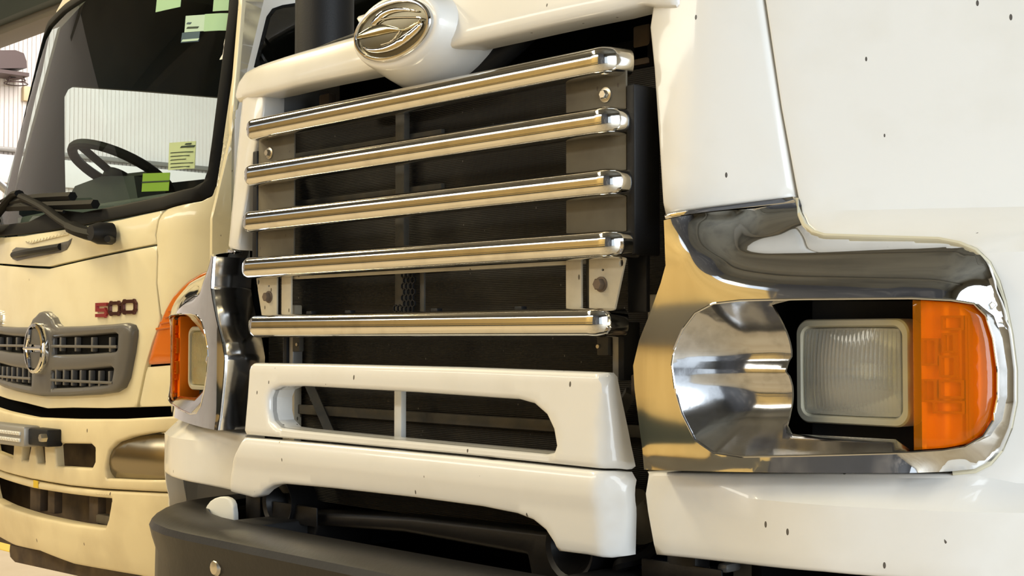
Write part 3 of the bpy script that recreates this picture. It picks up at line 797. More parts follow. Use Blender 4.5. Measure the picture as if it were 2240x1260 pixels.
# --- bumper and the dark chassis parts below the valance
def bumper_profile(tilt=0):
    # (outward, z) around the section
    return [(-.10, .792), (-.04, .796), (0, .790), (.020, .778), (.026, .765), (.020, .740), (.012, .715), (.014, .56), (0, .54), (-.05, .535), (-.05, .55), (-.02, .56), (-.012, .70), (-.02, .755), (-.10, .775)]
pathR = [(0, 1.455), (.25, 1.455), (.50, 1.458), (.62, 1.465), (.74, 1.485), (.85, 1.52), (.95, 1.57), (1.03, 1.63), (1.08, 1.69), (1.11, 1.75), (1.125, 1.82), (1.13, 1.95)]
pathR = [(a if a < .5 else .5 + (a - .5) * .69, y) for a, y in pathR]
full = [(XC - a, y) for a, y in pathR[::-1]] + [(XC + a, y) for a, y in pathR[1:]]
rings = []
for i, (x, y) in enumerate(full):
    a_, b_ = full[max(0, i - 1)], full[min(len(full) - 1, i + 1)]; tx, ty = b_[0] - a_[0], b_[1] - a_[1]; q = math.hypot(tx, ty)
    nx_, ny_ = ty / q, -tx / q
    dz = -.022
    rings.append([(x + nx_ * o, y + ny_ * o, z + dz) for o, z in bumper_profile()])
bp_ = loft('bumper', 'black_steel', A, rings, ang=28)
bp_['label'] = 'scuffed black steel bumper'
bx, bz = at(485, 1240, 1.455)
w_ = disc('bumper_washer', 'rust_bolt', A, (bx, 1.453, bz), .030, .006, 20)
disc('bumper_bolt', 'steel_bolt', A, (bx, 1.449, bz), .0175, .014, 12, (0, -1, 0), [(1, 0), (1, .5), (.75, .9), (.3, 1)])
disc('bumper_bolt', 'steel_bolt', A, (2 * XC - bx, 1.449, bz), .0175, .014, 12, (0, -1, 0), [(1, 0), (1, .5), (.75, .9), (.3, 1)])
tb = [at(px, py, 1.62) for px, py in ((440, 1150), (448, 1110), (462, 1092), (485, 1085), (503, 1092), (510, 1108), (512, 1165))]
panel('bumper_stay', 'white_card', A, tb, flat(1.62), res=.05, r=.004, thick=.012, ch=1)
def darkpanel(name, m, pts, y, th=.03, hol=(), r=.006, ch=0):
    return panel(name, m, A, [at(px, py, y) for px, py in pts], flat(y), [[at(px, py, y) for px, py in h] for h in hol], res=.06, r=r, thick=th, ch=ch)
darkpanel('undertray', 'black_steel', [(625, 1128), (640, 1118), (900, 1130), (1200, 1163), (1222, 1180), (1228, 1290), (1165, 1290), (1150, 1215), (880, 1165), (690, 1150), (660, 1290), (612, 1290), (612, 1150)], 1.68, .16, r=.01)
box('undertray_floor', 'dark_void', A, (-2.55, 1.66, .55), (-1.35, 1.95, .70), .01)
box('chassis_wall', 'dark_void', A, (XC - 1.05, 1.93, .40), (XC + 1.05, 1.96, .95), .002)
box('chassis_shelf', 'black_plastic', A, (XC - .40, 1.70, .855), (XC + .40, 1.90, .868), .004)
for s in (-1, 1):
    disc('horn', 'black_steel', A, (XC + s * .43 - .06, 1.74, .80), .055, .09, 24, (0, -1, 0), [(.4, -.8), (.6, -.2), (.8, .3), (1, .9), (1, 1), (.85, .95), (.35, .3)])
    box('frame_horn', 'black_plastic', A, (XC + s * .47 - .05, 1.55, .62), (XC + s * .47 + .05, 2.4, .77), .01)
    tube('brake_hose', 'black_plastic', A, smooth_path([(XC + s * .55, 1.72, .86), (XC + s * .50, 1.70, .80), (XC + s * .46, 1.68, .78), (XC + s * .42, 1.72, .74)]), .012, 8)
    disc('tie_rod_end', 'tan_plate', A, (XC + s * .50, 1.70, .835), .03, .07, 16, (0, -.6, .8))
    box('tow_bracket', 'black_steel', A, (XC + s * .60 - .03, 1.66, .74), (XC + s * .60 + .03, 1.70, .83), .008)
    box('lower_gusset', 'black_steel', A, (XC + s * .52, 1.66, .76), (XC + s * .52 + .16, 1.665, .80), .003)
    # wheels that carry the truck (hidden inside the fenders)
    disc('front_wheel', 'tyre', A, (XC + s * 1.02 - s * .14, 2.55, .50), .50, .28, 32, (s, 0, 0), [(.55, 0), (.9, 0), (1, .15), (1, .85), (.9, 1), (.55, 1)])
box('front_axle', 'black_steel', A, (XC - .95, 2.49, .44), (XC + .95, 2.61, .56), .02)
for (pa, qa), (pb, qb), yy, nm, m_ in (((1392, 1228), (1482, 1300), 1.72, 'reservoir', 'blue_sticker'), ((1600, 1238), (1706, 1320), 1.78, 'step_panel', 'white_card'), ((1566, 1234), (1590, 1252), 1.70, 'clip', 'grey_metal'), ((1240, 1226), (1300, 1300), 1.70, 'gusset', 'black_steel')):
    (xa, za), (xb_, zb_) = at(pa, qb, yy), at(pb, qa, yy); box(nm, m_, A, (xa, yy, za), (xb_, yy + .04, zb_), .008)
for px, py, rr_ in ((1506, 1250, .020), (1476, 1264, .012)):
    x_, z_ = at(px, py, 1.69); disc('frame_bolt', 'grey_metal', A, (x_, 1.72, z_), rr_, .03, 14, (0, -1, 0))
    tube('bolt_shank', 'black_steel', A, [(x_, 1.72, z_), (x_, 1.78, z_ - .01)], rr_ * .6, 10)
# cab behind the bonnet
cabo = [(XC - 1.12, .9), (XC + 1.12, .9), (XC + 1.12, 2.3), (XC + 1.02, 2.85), (XC - 1.02, 2.85), (XC - 1.12, 2.3)]
cabw = [(XC - 1.0, 2.05), (XC + 1.0, 2.05), (XC + .93, 2.62), (XC - .93, 2.62)]
cabf = lambda a, b, d: (a, 3.25 + .28 * max(0, b - 2.0) + d, b)
panel('cab_front', 'white_paint', A, cabo, cabf, [cabw], res=.2, r=.01, thick=.03, seg=.06, hch=2)
panel('cab_windscreen', 'side_glass', A, cabw, lambda a, b, d: (a, 3.27 + .28 * max(0, b - 2.0) + d, b), res=.3, r=0, thick=0)
box('cab_rear', 'interior_dark', A, (XC - 1.1, 4.7, .9), (XC + 1.1, 4.75, 2.85), .02)
box('cab_roof', 'white_paint', A, (XC - 1.05, 3.50, 2.82), (XC + 1.05, 4.75, 2.88), .03)
for s in (-1, 1):
    panel('cab_side', 'white_paint', A, [(3.27, .9), (4.74, .9), (4.74, 2.85), (3.52, 2.85), (3.34, 2.3)], sideplane(XC + s * 1.12, s), [[(3.5, 1.75), (4.4, 1.75), (4.4, 2.6), (3.68, 2.6), (3.5, 2.2)]], res=.2, r=.01, thick=.03, seg=.06, hch=2)
    panel('cab_side_window', 'side_glass', A, [(3.5, 1.75), (4.4, 1.75), (4.4, 2.6), (3.68, 2.6), (3.5, 2.2)], sideplane(XC + s * 1.105, s), res=.3, r=0, thick=0)
# --- black air intake pipe standing behind the left fender
sx, sy = -2.92, None
d = ray(710, 60); tt = -2.90 / d[0]; py_ = d[1] * tt
rr = .5 * 128 / 3000 * (tt)
t_in = [(1, 0), (1, 1)]
rings = [[(-2.90 + rr * k_ * math.cos(2 * math.pi * k / 28), py_ + rr * k_ * math.sin(2 * math.pi * k / 28), z) for k in range(28)] for k_, z in ((1, 1.0), (1, 2.55), (.94, 2.58), (.80, 2.58))]
ai = loft('air_intake_pipe', 'black_plastic', A, rings)
ai['label'] = 'tall black round intake pipe'

# ================================================================== TRUCK B: cream cab-over truck
XB = -4.42; HB = .88; SH = .06
B = thing('cabover_truck', 'cream cab-over truck numbered 500 parked beside the white truck', 'truck', (XB, 3.0, 0))
def yBf(x, z):
    h = abs(x - XB); y = 2.05 + .09 * (min(h, HB) / HB) ** 2 - SH * (x - XB)
    if h > .74:
        q = min((h - .74) / .18, .99); y += .18 - .18 * math.sqrt(1 - q * q)
    if z > 1.50: y += .25 * (z - 1.50)
    return y
def oB(pts): return on(pts, yBf)
fB = front(yBf)
def mirB(p): return [(2 * XB - a, b) for a, b in p]
XR = XB + HB * .992
# windscreen: rubber surround and glass
wr = [(XB, at(97, 507, 2.05)[1])] + oB([(180, 493), (267, 476), (360, 457), (440, 438), (460, 427), (469, 408), (480, 340), (500, 200), (522, 50)]) 
xt = wr[-1][0]
wr += [(xt - .002, 2.22), (xt - .03, 2.36), (xt - .10, 2.40), (XB + .5, 2.42), (XB, 2.425)]
gl = [(XB, wr[0][1] + .075)] + oB([(180, 465), (267, 448), (360, 428), (425, 410), (446, 398), (456, 372), (466, 300), (484, 160), (502, 20)])
xg = gl[-1][0]
gl += [(xg - .004, 2.20), (xg - .035, 2.33), (xg - .10, 2.365), (XB + .5, 2.385), (XB, 2.39)]
def symB(p): return p + mirB(p)[::-1][1:-1]
WO, GO = symB(wr), symB(gl)
panel('windscreen_surround', 'black_rubber', B, WO, lambda a, b, d: (a, yBf(a, b) - .006 + d, b), [GO], res=.03, r=.006, thick=.02, seg=.03)
gs = panel('windscreen', 'windscreen_glass', B, GO, lambda a, b, d: (a, yBf(a, b) + .004 + d, b), res=.03, r=0, thick=0, seg=.03)
# roof header above the windscreen, roof skin
hdr = [(XB, 2.432)] + [(a, b + .006) for a, b in wr[:-1][::-1] if b > 2.2][::-1][::1]
hd_out = [(XB - HB * .95, 2.44), (XB - .5, 2.432), (XB, 2.435), (XB + .5, 2.432), (XB + HB * .95, 2.44), (XB + HB * .93, 2.66), (XB, 2.72), (XB - HB * .93, 2.66)]
panel('roof_header', 'cream_paint', B, hd_out, lambda a, b, d: (a, yBf(a, b) + .02 + d + .5 * max(0, b - 2.5), b), res=.08, r=.01, thick=.02)
rings = [[(XB + HB * .97 * u, y_, zt_ - .06 * abs(u) ** 4) for u in [k / 8 - 1 for k in range(17)]] for y_, zt_ in ((2.42, 2.70), (2.7, 2.76), (3.9, 2.78))]
loft('roof_skin', 'cream_paint', B, rings, closed=False, cap0=False, cap1=False)
# corner panel with the pillar
seam = [(358, 459), (347, 482), (341, 515), (345, 560), (343, 620), (353, 700)]
lamp_edge = [(365, 676), (381, 649), (413, 617), (444, 598), (473, 589)]
corner = oB([(360, 459), (440, 440), (462, 429), (471, 408), (482, 340), (502, 200), (524, 50)]) + [(xt + .003, 2.22), (xt - .02, 2.38), (XR, 2.42), (XR, 1.30)] + oB(lamp_edge[::-1]) + oB(seam[::-1][:-1])
cp = panel('corner_panel', 'cream_paint', B, corner, fB, res=.04, r=.004, thick=.02, seg=.02)
zc_ = oB([(440, 440)])[0][1]
farc = [p for p in mirB(corner) if p[1] < zc_ + .001]
panel('corner_panel', 'cream_paint', B, farc + [(2 * XB - XR, 1.30), (2 * XB - XR, zc_)][::-1] if False else [(2 * XB - XR, zc_), (2 * XB - XR, 1.30)] + mirB(oB(lamp_edge[::-1])) + mirB(oB(seam[::-1])) + mirB(oB([(440, 440)])), fB, res=.05, r=.004, thick=.02, seg=.03)
low_c = oB([(321, 803), (303, 891), (420, 887)]) + [(XR, .98), (XR, 1.075)] + oB([(440, 795)])
cl = panel('lower_corner_panel', 'cream_paint', B, low_c, fB, res=.05, r=.004, thick=.02, seg=.02)
mirrored(cl, XB, shear=SH)
# orange corner lamp
lampo = oB([(325, 798), (337, 754), (354, 702)] + lamp_edge[:]) + [(XR - .003, 1.295), (XR - .003, 1.08)] + oB([(440, 792)])
def yOr(a, b, d): return (a, yBf(a, b) - .006 + d, b)
ol = panel('corner_lamp', 'orange_lens', B, lampo, yOr, res=.025, r=.008, thick=.02, seg=.012)
ol['label'] = 'orange corner lamp with ribs'
for k in range(6):
    pa, pb = (392 - k * 9, 655 + k * 13), (476, 634 + k * 15)
    q0, q1 = oB([pa, pb]); pts_ = [(q0[0] + (q1[0] - q0[0]) * f, yBf(q0[0] + (q1[0] - q0[0]) * f, q0[1] + (q1[1] - q0[1]) * f) - .007, q0[1] + (q1[1] - q0[1]) * f) for f in (0, .25, .5, .75, 1)]
    tube('lens_rib', 'orange_lens', ol, pts_, .004, 6)
mirrored(ol, XB, shear=SH)
# cowl below the windscreen
cowl_r = [(XB, at(97, 584, 2.05)[1])] + oB([(159, 571), (254, 550), (342, 533), (339, 515), (345, 482), (356, 460)]) + [(a, b - .003) for a, b in oB([(267, 478), (180, 495)])] + [(XB, wr[0][1] - .002)]
panel('cowl_panel', 'cream_paint', B, symB(cowl_r), fB, res=.05, r=.003, thick=.02, seg=.02)
# front lid
lid_r = [(XB, at(97, 893, 2.05)[1])] + oB([(159, 892), (230, 893), (298, 891), (317, 801), (333, 748), (350, 702), (341, 622), (343, 562), (342, 538), (254, 555), (159, 576)]) + [(XB, at(97, 589, 2.05)[1])]
panel('front_lid', 'cream_paint', B, symB(lid_r), fB, res=.05, r=.003, thick=.02, seg=.02)
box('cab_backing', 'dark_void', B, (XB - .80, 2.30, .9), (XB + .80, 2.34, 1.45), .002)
box('cab_gap_shade', 'dark_void', B, (XB - .82, 2.20, .84), (XB + .82, 2.4, .98), .002)  # near-black strip stands in for the shaded gap above the bumper
# grab handle set into the cowl
hp = oB([(27, 548), (36, 541), (70, 543), (100, 540), (150, 527), (158, 521), (155, 532), (147, 546), (132, 553), (38, 571), (27, 566)])
def off(k): return lambda a, b, d: (a, yBf(a, b) - k + d, b)
gh = panel('grab_recess', 'grey_plastic', B, hp, off(.003), res=.04, r=.002, thick=.006, seg=.015)
hbp = oB([(32, 558), (80, 552), (135, 540)])
tube('grab_handle', 'black_plastic', gh, smooth_path([(hbp[0][0], yBf(*hbp[0]) - .004, hbp[0][1]), (hbp[1][0], yBf(*hbp[1]) - .03, hbp[1][1]), (hbp[2][0], yBf(*hbp[2]) - .004, hbp[2][1])]), .012, 8)
cr = oB([(56, 528), (152, 508), (150, 514), (70, 533)])
panel('cowl_crease', 'cream_paint', B, cr, off(.006), res=.05, r=.002, thick=.008, seg=.03)
# wipers
def wp(px, py, k): 
    x, z = oB([(px, py)])[0]; return (x, yBf(x, z) - k, z)
for nm, arm, blade, pv in (('a', [(245, 517, .05), (215, 508, .06), (170, 485, .055), (125, 455, .05), (72, 432, .04)], [(40, 446, .03), (90, 436, .03), (150, 432, .03), (178, 431, .03)], (250, 512)),
                          ('b', [(-45, 560, .05), (0, 502, .05), (30, 462, .05), (55, 430, .045), (66, 425, .04)], [(30, 455, .03), (110, 452, .03), (180, 450, .03), (228, 448, .03)], (-45, 560))):
    ar = tube('wiper_arm', 'black_rubber', B, smooth_path([wp(*q) for q in arm], 5), [.030] * 8 + [.018] * 13, 8, .7)
    tube('wiper_blade', 'black_rubber', ar, smooth_path([wp(*q) for q in blade], 5), .016, 6)
    p_ = wp(pv[0], pv[1], .01); disc('wiper_pivot', 'black_plastic', ar, p_, .035, .07, 14, (0, -1, 0), [(1, 0), (1, .6), (.7, 1)])
    p2 = wp(arm[3][0], arm[3][1], .03)
    tube('wiper_link', 'black_rubber', ar, [wp(arm[2][0] - 8, arm[2][1] - 20, .035), wp(arm[3][0] - 20, arm[3][1] + 5, .035), wp(arm[4][0] - 5, arm[4][1] + 16, .035)], .006, 6)
p_ = wp(259, 526, .02); disc('wiper_nut', 'black_plastic', B, p_, .012, .05, 10, (.7, -.7, 0))
# dark grey grille
def gz(px, py): return oB([(px / 3.15, 500 + py / 3.15)])[0]
gr_px = [(265, 572), (300, 578), (335, 605), (362, 650), (400, 681), (600, 672), (800, 660), (900, 650), (940, 664), (956, 700), (955, 740), (940, 850), (905, 1030), (875, 1095), (820, 1128), (700, 1145), (500, 1155), (280, 1152)]
gr_r = [gz(*q) for q in gr_px]; gr_r[-1] = (XB, gr_r[-1][1]); zt_ = gr_r[0][1]; zs_ = gr_r[4][1]
gr_r[:5] = [(XB, zt_), (XB + .03, zt_ - .003), (XB + .06, zt_ - .015), (XB + .083, zt_ * .6 + zs_ * .4), (XB + .105, zt_ * .25 + zs_ * .75), (XB + .135, zs_ + .002)]
gr_r = [q for i_, q in enumerate(gr_r) if i_ < 6 or q[0] > XB + .15 or i_ == len(gr_r) - 1]
op1 = [gz(*q) for q in ((405, 752), (600, 742), (838, 722), (858, 735), (852, 830), (838, 845), (640, 862), (405, 868))]
op2 = [gz(*q) for q in ((400, 985), (600, 975), (810, 955), (828, 968), (815, 1040), (790, 1068), (600, 1090), (400, 1098))]
op1m, op2m = mirB(op1), mirB(op2)
lowjoin = [gz(290, 985), gz(290, 1098)]
G_ = panel('front_grille', 'grey_plastic', B, symB(gr_r[::-1]), off(.026), [op1, op1m, op2, op2m], res=.04, r=.014, thick=.030, seg=.012)
for s_, o1, o2 in ((1, op1, op2), (-1, op1m, op2m)):
    for o_ in (o1, o2):
        panel('grille_shade_sheet', 'dark_void', G_, [((a - sum(q[0] for q in o_) / 8) * 1.03 + sum(q[0] for q in o_) / 8, (b - sum(q[1] for q in o_) / 8) * 1.12 + sum(q[1] for q in o_) / 8) for a, b in o_], off(.005), res=.1, r=0, thick=.003, seg=.04)  # near-black sheet stands in for shaded depth behind the grille openings
    xa, xb_ = min(p[0] for p in o1), max(p[0] for p in o1)
    for o_, cnt, zc in ((o1, 4, (o1[0][1] + o1[-1][1]) / 2), (o2, 7, (o2[0][1] + o2[-1][1]) / 2)):
        zlo, zhi = min(p[1] for p in o_), max(p[1] for p in o_); xa, xb_ = min(p[0] for p in o_), max(p[0] for p in o_)
        pts_ = [(xa + (xb_ - xa) * f, yBf(xa + (xb_ - xa) * f, zc) - .024, zc) for f in (0, .33, .66, 1)]
        tube('grille_slat', 'grey_plastic', G_, pts_, .005, 6)
        for k in range(cnt):
            xx = xa + (xb_ - xa) * (k + .6) / cnt; y0_ = yBf(xx, zc)
            box('grille_fin', 'grey_plastic', G_, (xx - .006, y0_ - .024, zlo + .012), (xx + .006, y0_ - .006, zhi - .012), .002)
ex, ez = XB, gz(290, 825)[1]
e_ = loft('round_emblem', 'chrome', G_, [ell(ex, ez, 0.074, .086, 2.04), ell(ex, ez, 0.074, .086, 2.005), ell(ex, ez, 0.071, .083, 1.998), ell(ex, ez, 0.063, .073, 1.996), ell(ex, ez, 0.061, .071, 2.008)])
e_['label'] = 'chrome oval badge'
for s_ in (1, -1):                              # two dark lobes split by a horizontal chrome bar
    pts_ = [(ex + .058 * math.cos(t_), ez + s_ * .068 * math.sin(t_)) for t_ in [math.radians(a_) for a_ in range(8, 176, 8)]]
    panel('emblem_lobe', 'grey_plastic', e_, [(a_, b_) for a_, b_ in pts_], flat(2.002), res=.03, r=.003, thick=.006)
    tube('emblem_stroke', 'chrome', e_, smooth_path([(ex - .05, 1.999, ez), (ex - .032, 1.997, ez + s_ * .03), (ex - .028, 1.999, ez + s_ * .064)]), .006, 6)
tube('emblem_stroke', 'chrome', e_, [(ex - .066, 1.997, ez), (ex + .066, 1.997, ez)], .006, 6)
# "500" badge and the maker's letters cut by the picture edge
def badge(px0, px1, pyt, pyb, kind, m):
    (xa, za), (xb_, zb_) = oB([(px0, pyb)])[0], oB([(px1, pyt)])[0]
    wd = .0105; xa += wd / 2; xb_ -= wd / 2; za += wd / 2; zb_ -= wd / 2; zm = (za + zb_) / 2; c_ = (zb_ - za) * .22
    if kind == '5': pth = [[(xb_, zb_), (xa, zb_), (xa, zm), (xb_ - c_, zm), (xb_, zm - c_), (xb_, za + c_), (xb_ - c_, za), (xa, za)]]
    elif kind in '0O': pth = [[(xa + c_, za), (xa, za + c_), (xa, zb_ - c_), (xa + c_, zb_), (xb_ - c_, zb_), (xb_, zb_ - c_), (xb_, za + c_), (xb_ - c_, za), (xa + c_, za)]]
    elif kind == 'N': pth = [[(xa, za), (xa, zb_), (xb_, za), (xb_, zb_)]]
    elif kind == 'I': pth = [[(xa, za), (xa, zb_)]]
    else: pth = [[(xa, za), (xa, zb_)], [(xb_, za), (xb_, zb_)], [(xa, zm), (xb_, zm)]]
    strokes('badge_digit', m, B, pth, fB, wd, .008)
badge(213, 238, 662, 694, '5', 'red_chrome'); badge(241, 267, 659, 690, '0', 'badge_dark'); badge(270, 301, 655, 687, '0', 'badge_dark')
(lx0, lz0), (lx1, lz1) = oB([(-24, 709)])[0], oB([(6, 680)])[0]; lw = lx1 - lx0
for k, ch_ in enumerate('ONIH'):
    x_ = lx0 - k * lw * 1.22; wd = .0105; za, zb_ = lz0 + wd / 2, lz1 - wd / 2; xa, xb_ = x_ + wd / 2, x_ + lw - wd / 2; zm = (za + zb_) / 2; c_ = (zb_ - za) * .22; xm = (xa + xb_) / 2
    pth = {'O': [[(xa + c_, za), (xa, za + c_), (xa, zb_ - c_), (xa + c_, zb_), (xb_ - c_, zb_), (xb_, zb_ - c_), (xb_, za + c_), (xb_ - c_, za), (xa + c_, za)]], 'N': [[(xa, za), (xa, zb_), (xb_, za), (xb_, zb_)]],
           'I': [[(xm, za), (xm, zb_)]], 'H': [[(xa, za), (xa, zb_)], [(xb_, za), (xb_, zb_)], [(xa, zm), (xb_, zm)]]}[ch_]
    strokes('maker_letter', 'chrome', B, pth, fB, wd, .008)
# bumper
def yBm(x, z):
    h = abs(x - XB); y = 2.0 + .10 * (min(h, HB + .05) / HB) ** 2 - SH * (x - XB)
    if h > .72:
        q = min((h - .72) / .24, .99); y += .24 - .24 * math.sqrt(1 - q * q)
    if z < .62: y += .35 * (.62 - z) ** 1.5
    return y
def oM(p): return on(p, yBm)
def offm(k): return lambda a, b, d: (a, yBm(a, b) - k + d, b)
zc_top = at(97, 916, 2.0)[1]
bt = [(XB, at(97, 1053, 2.0)[1])] + oM([(150, 1062), (222, 1069), (330, 1075), (440, 1077)]) + [(XR, oM([(440, 1077)])[0][1] + .01), (XR, oM([(378, 911)])[0][1])] + oM([(378, 911), (260, 917), (159, 917)]) + [(XB, zc_top)]
o1 = oM([(119, 974), (125, 970), (198, 971), (207, 980), (207, 1010), (200, 1025), (122, 1020)])
o2 = oM([(74, 975), (96, 974), (98, 1016), (80, 1013)])
fog = oM([(232, 1047), (229, 1025), (237, 986), (254, 967), (286, 955), (330, 947), (375, 943), (375, 1050), (300, 1050)])
bu = panel('bumper_upper', 'cream_dirty', B, symB(bt), offm(0), [o1, o2, mirB(o1), mirB(o2), fog, mirB(fog)], res=.04, r=.008, thick=.03, seg=.015)
ZF = sum(q[1] for q in fog) / 9 - .01
fl_ = panel('fog_lamp', 'fog_reflector', B, [((a - sum(q[0] for q in fog) / 9) * 1.0 + sum(q[0] for q in fog) / 9, b) for a, b in fog], lambda a, b, d: (a, yBm(a, b) + .008 + d + .030 * ((b - ZF) / .085) ** 2, b), res=.02, r=.004, thick=.01, seg=.015)
fl_['label'] = 'dull metallic fog lamp bowl'
mirrored(fl_, XB, shear=SH)
cx_ = (fog[1][0] + fog[6][0]) / 2
zl0, zl1 = at(97, 1185 + 30, 2.0)[1], at(97, 1056, 2.0)[1]
bl = [(XB, at(97, 1215, 2.0)[1])] + oM([(159, 1234), (230, 1247), (300, 1259), (420, 1275)]) + [(XR, oM([(420, 1275)])[0][1] + .02), (XR, oM([(440, 1080)])[0][1] + .005)] + oM([(440, 1080), (330, 1078), (222, 1073), (150, 1066)]) + [(XB, at(97, 1057, 2.0)[1])]
lo_open = [(XB, at(97, 1073, 2.0)[1])] + oM([(150, 1081), (200, 1087), (243, 1091), (240, 1112), (236, 1135), (229, 1156), (159, 1147)]) + [(XB, at(97, 1135, 2.0)[1])]
lo_full = lo_open + mirB(lo_open)[::-1][1:-1]
panel('bumper_lower', 'cream_dirty', B, symB(bl), offm(0), [lo_full], res=.04, r=.010, thick=.05, seg=.015)
for (pa, qa), (pb, qb), m_ in (((28, 1070), (42, 1118), 'brown_rust'), ((66, 1072), (76, 1125), 'brown_rust'), ((155, 1088), (172, 1150), 'brown_rust'), ((214, 1095), (226, 1155), 'tan_plate'), ((170, 1136), (216, 1148), 'tan_plate')):
    (xa, za), (xb_, zb_) = oM([(pa, qb)])[0], oM([(pb, qa)])[0]
    box('bumper_rib', m_, B, (xa, yBm(xa, za) + .06, za), (xb_, yBm(xa, za) + .09, zb_), .004)
xk, zk = oM([(196, 1107)])[0]; disc('tow_eye', 'brown_rust', B, (xk, yBm(xk, zk) + .12, zk), .05, .02, 20)
panel('radiator_screen', 'brown_rust', B, [(XB - .86, .36), (XB + .80, .36), (XB + .80, .98), (XB - .86, .98)], flat(2.24), res=.2, r=0, thick=.02)
sk = [(XB - .80, .33), (XB + .85, .30), (XB + .85, .48), (XB - .80, .48)]
panel('bumper_skirt', 'brown_rust', B, [at(px, py, 2.22) for px, py in ((20, 1192), (20, 1218), (32, 1230), (150, 1256), (300, 1290), (420, 1300), (420, 1230), (120, 1210))], flat(2.22), res=.1, r=.004, thick=.04, seg=.04)
ya_ = oM([(74, 1050), (84, 1052), (84, 1068), (74, 1066)]); panel('yellow_tape', 'yellow_paint', B, ya_, offm(.002), res=.1, r=0, thick=.002)
# LED light bar
q0, q1 = oM([(-60, 955), (72, 953)]); zc = (at(40, 951, 1.97)[1])
x0_, x1_ = at(-90, 950, 1.96)[0], at(71, 950, 1.96)[0]
lb = box('light_bar', 'grey_metal', B, (x0_, 1.93, zc - .033), (x1_, 1.99, zc + .036), .010)
lb['label'] = 'slim silver LED light bar'
for r_ in (-.011, .011): box('led_row', 'led_strip', lb, (x0_ + .02, 1.9245, zc + r_ - .006), (x1_ - .02, 1.931, zc + r_ + .006), .002)
for k in range(16):
    xx = x1_ - .03 - k * .02
    for r_ in (-.011, .011): disc('led', 'reflector', lb, (xx, 1.9245, zc + r_), .005, .002, 8)
box('light_bar_bracket', 'black_plastic', B, (x1_, 1.945, zc - .025), (at(119, 950, 1.97)[0], 2.0, zc + .03), .006)
disc('bracket_bolt', 'steel_bolt', B, (at(97, 950, 1.94)[0], 1.945, zc + .005), .014, .02, 6, (0, -1, 0))
# cab sides, rear wall, interior
def sideB(s, k=0): return lambda a, b, d: (XB + s * (HB + k - d) + SH * (a - 2.1), a, b)
XS = XB + HB + .03
win = [atx(px, py, XS) for px, py in [(566, 140), (576, 100), (592, 35), (604, 18), (625, 11), (660, 6), (760, -20), (900, -60), (905, 60), (900, 130), (700, 170)]]
sm = [atx(px, py, XS) for px, py in [(535, -160), (538, -60), (541, 0), (529, 150), (520, 260)]]
ys_ = sm[-1][0]
panel('door_skin', 'white_paint', B, [(ys_ + .004, 1.0), (3.85, 1.0), (3.85, 2.66), (2.62, 2.66)] + [(a_ + .004, b_) for a_, b_ in sm], sideB(1), [win], res=.1, r=.004, thick=.02, seg=.03)  # whiter than the cream front; cooler side light put into the colour
y0_ = yBf(XB + HB * .99, 1.2)
panel('side_pillar', 'cream_paint', B, [(y0_, 1.0), (ys_ - .004, 1.0)] + [(a_ - .004, b_) for a_, b_ in sm[::-1]] + [(2.60, 2.66), (2.54, 2.67), (yBf(XB + HB * .99, 2.4), 2.40), (yBf(XB + HB * .99, 2.0), 2.0), (yBf(XB + HB * .99, 1.5), 1.5)], sideB(1), res=.1, r=.002, thick=.02, seg=.03)
wc = (sum(p[0] for p in win) / len(win), sum(p[1] for p in win) / len(win))
panel('window_seal', 'black_rubber', B, [((a - wc[0]) * 1.02 + wc[0], (b - wc[1]) * 1.05 + wc[1]) for a, b in win], sideB(1, .003), [[((a - wc[0]) * .95 + wc[0], (b - wc[1]) * .90 + wc[1]) for a, b in win]], res=.1, r=.002, thick=.01, seg=.03)
panel('door_window', 'side_glass', B, win, sideB(1, -.006), res=.2, r=0, thick=0)
XL = XB - HB
fw = [atx(px, py, XL + .04) for px, py in ((140, 425), (138, 330), (138, 213), (146, 197), (158, 190), (300, 201), (471, 217), (462, 300), (452, 392))]
panel('far_door', 'interior_dark', B, [(yBf(XL + .01, 1.2), .98), (3.85, .98), (3.85, 2.68), (2.70, 2.68), (yBf(XL + .01, 2.4), 2.4), (yBf(XL + .01, 1.6), 1.6)], sideB(-1), [fw], res=.1, r=.003, thick=.03, seg=.04)
box('cab_rear_wall', 'interior_dark', B, (XB - HB, 3.85, .95), (XB + HB, 3.9, 2.7), .01)
box('cab_floor', 'interior_dark', B, (XB - HB + .03, 2.45, .95), (XB + HB - .03, 3.85, 1.0), .01)
box('headliner', 'interior_grey', B, (XB - HB + .04, 2.50, 2.60), (XB + HB - .04, 3.85, 2.64), .01)
loft('dashboard', 'interior_grey', B, [[(XB - .82, y_, z_) for y_, z_ in ((2.30, 1.45), (2.30, 1.62), (2.45, 1.66), (2.62, 1.60), (2.66, 1.4))], [(XB + .82, y_, z_) for y_, z_ in ((2.30, 1.45), (2.30, 1.62), (2.45, 1.66), (2.62, 1.60), (2.66, 1.4))]])
dshm = [(-.70, 2.42, 1.64), (-.62, 2.44, 1.74), (-.40, 2.44, 1.76), (-.15, 2.44, 1.74), (-.08, 2.42, 1.64)]
loft('instrument_hood', 'interior_dark', B, [[(XB + x, y, z) for x, y, z in dshm], [(XB + x, y + .12, z - .01) for x, y, z in dshm]])
for xx in (-.42, .42):
    box('seat_back', 'interior_dark', B, (XB + xx - .24, 3.35, 1.35), (XB + xx + .24, 3.5, 1.98), .06)
    box('seat_cushion', 'interior_dark', B, (XB + xx - .24, 2.95, 1.2), (XB + xx + .24, 3.45, 1.38), .05)
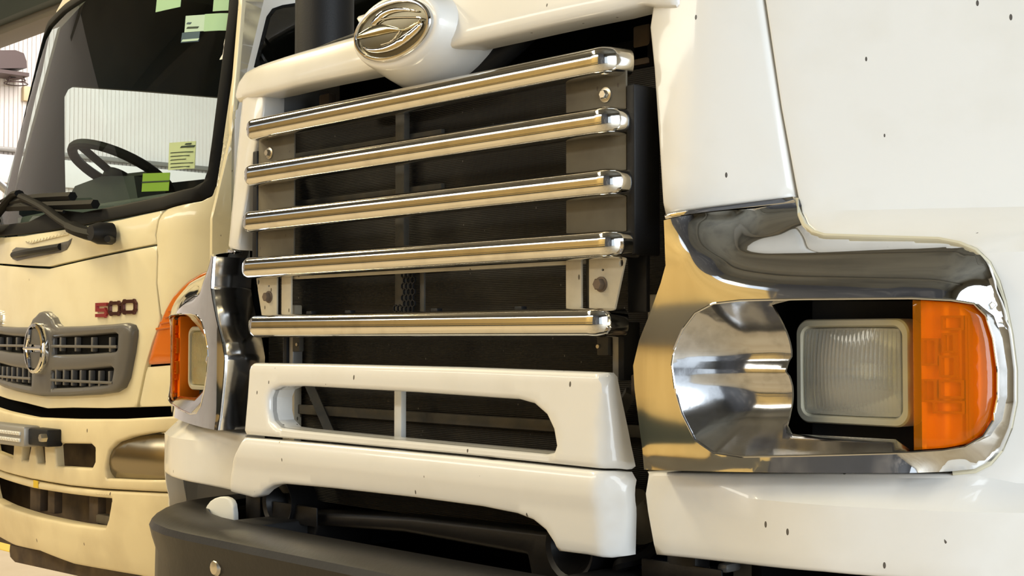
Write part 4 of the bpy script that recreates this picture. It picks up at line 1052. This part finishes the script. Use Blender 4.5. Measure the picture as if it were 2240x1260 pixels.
# steering wheel
yq_, zq_ = atx(266, 376, -4.86); cw = Vector((-4.86, yq_, zq_)); rw_ = .20
nrm = Vector((.0, .45, .89)).normalized(); u_ = Vector((1, 0, 0)); v_ = nrm.cross(u_)
st = tube('steering_wheel', 'black_rubber', B, [cw + u_ * rw_ * math.cos(2 * math.pi * k / 40) + v_ * rw_ * math.sin(2 * math.pi * k / 40) for k in range(41)], .019, 10)
for aa in (.25, math.pi - .25, -math.pi / 2): tube('wheel_spoke', 'black_rubber', st, [cw - nrm * .03, cw + u_ * rw_ * math.cos(aa) + v_ * rw_ * math.sin(aa)], .016, 8)
disc('wheel_hub', 'black_rubber', st, cw - nrm * .05, .06, .04, 18, nrm)
tube('steering_column', 'interior_dark', B, [cw - nrm * .04, cw - nrm * .30], .04, 12)
# stickers on the inside of the windscreen
def sticker(name, m, px0, py0, px1, py1, skew=0, parent=None, k=-.007):
    q = oB([(px0, py1), (px1, py1 + skew), (px1 + 3, py0 + skew), (px0 + 3, py0)])
    return panel(name, m, parent or B, q, off(k), res=.2, r=0, thick=.0015, seg=.05)
s1 = sticker('white_sticker', 'white_card', 399, 34, 441, 70, -3); sticker('sticker_print', 'blue_sticker', 404, 48, 412, 52, 0, s1, -.0055); sticker('sticker_print', 'print_black', 404, 58, 428, 62, -1, s1, -.0055)
s2 = sticker('blue_sticker', 'blue_sticker', 391, 71, 430, 93, -3); sticker('sticker_stripe', 'white_card', 393, 86, 429, 91, -3, s2, -.0055)
sticker('pale_sticker', 'pale_sticker', 441, 30, 498, 68, -2); sticker('pale_sticker', 'pale_sticker', 461, -12, 495, 24, -2); sticker('pale_sticker', 'pale_sticker', 336, -4, 390, 26, -12)
s3 = sticker('beige_card', 'beige_card', 363, 312, 421, 372, -4)
s3['label'] = 'beige printed card taped inside the windscreen'
for k in range(5): sticker('card_print', 'print_black', 368, 333 + k * 8, 416 - (k % 3) * 8, 334.6 + k * 8, -2.5, s3, -.0055)
sticker('card_print', 'print_black', 400, 313, 412, 316, -1, s3, -.0055); sticker('card_print', 'print_black', 390, 319, 420, 323, -2, s3, -.0055)
s4 = sticker('green_sticker', 'green_sticker', 305, 379, 364, 419, -2); sticker('sticker_stripe', 'print_black', 305, 397, 364, 400, -3, s4, -.0055)
# wheels and frame under the cab
for s in (-1, 1):
    disc('front_wheel', 'tyre', B, (XB + s * .80, 3.15, .45), .45, .25, 28, (s, 0, 0), [(.55, 0), (.9, 0), (1, .15), (1, .85), (.9, 1), (.55, 1)])
box('front_axle', 'brown_rust', B, (XB - .85, 3.09, .40), (XB + .85, 3.21, .50), .02)
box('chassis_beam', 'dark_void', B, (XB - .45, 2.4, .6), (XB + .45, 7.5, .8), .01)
panel('cargo_body', 'white_paint', B, [(4.2, .9), (9.5, .9), (9.5, 3.0), (4.2, 3.0)], sideB(1), res=.5, r=.01, thick=.1, seg=.2)
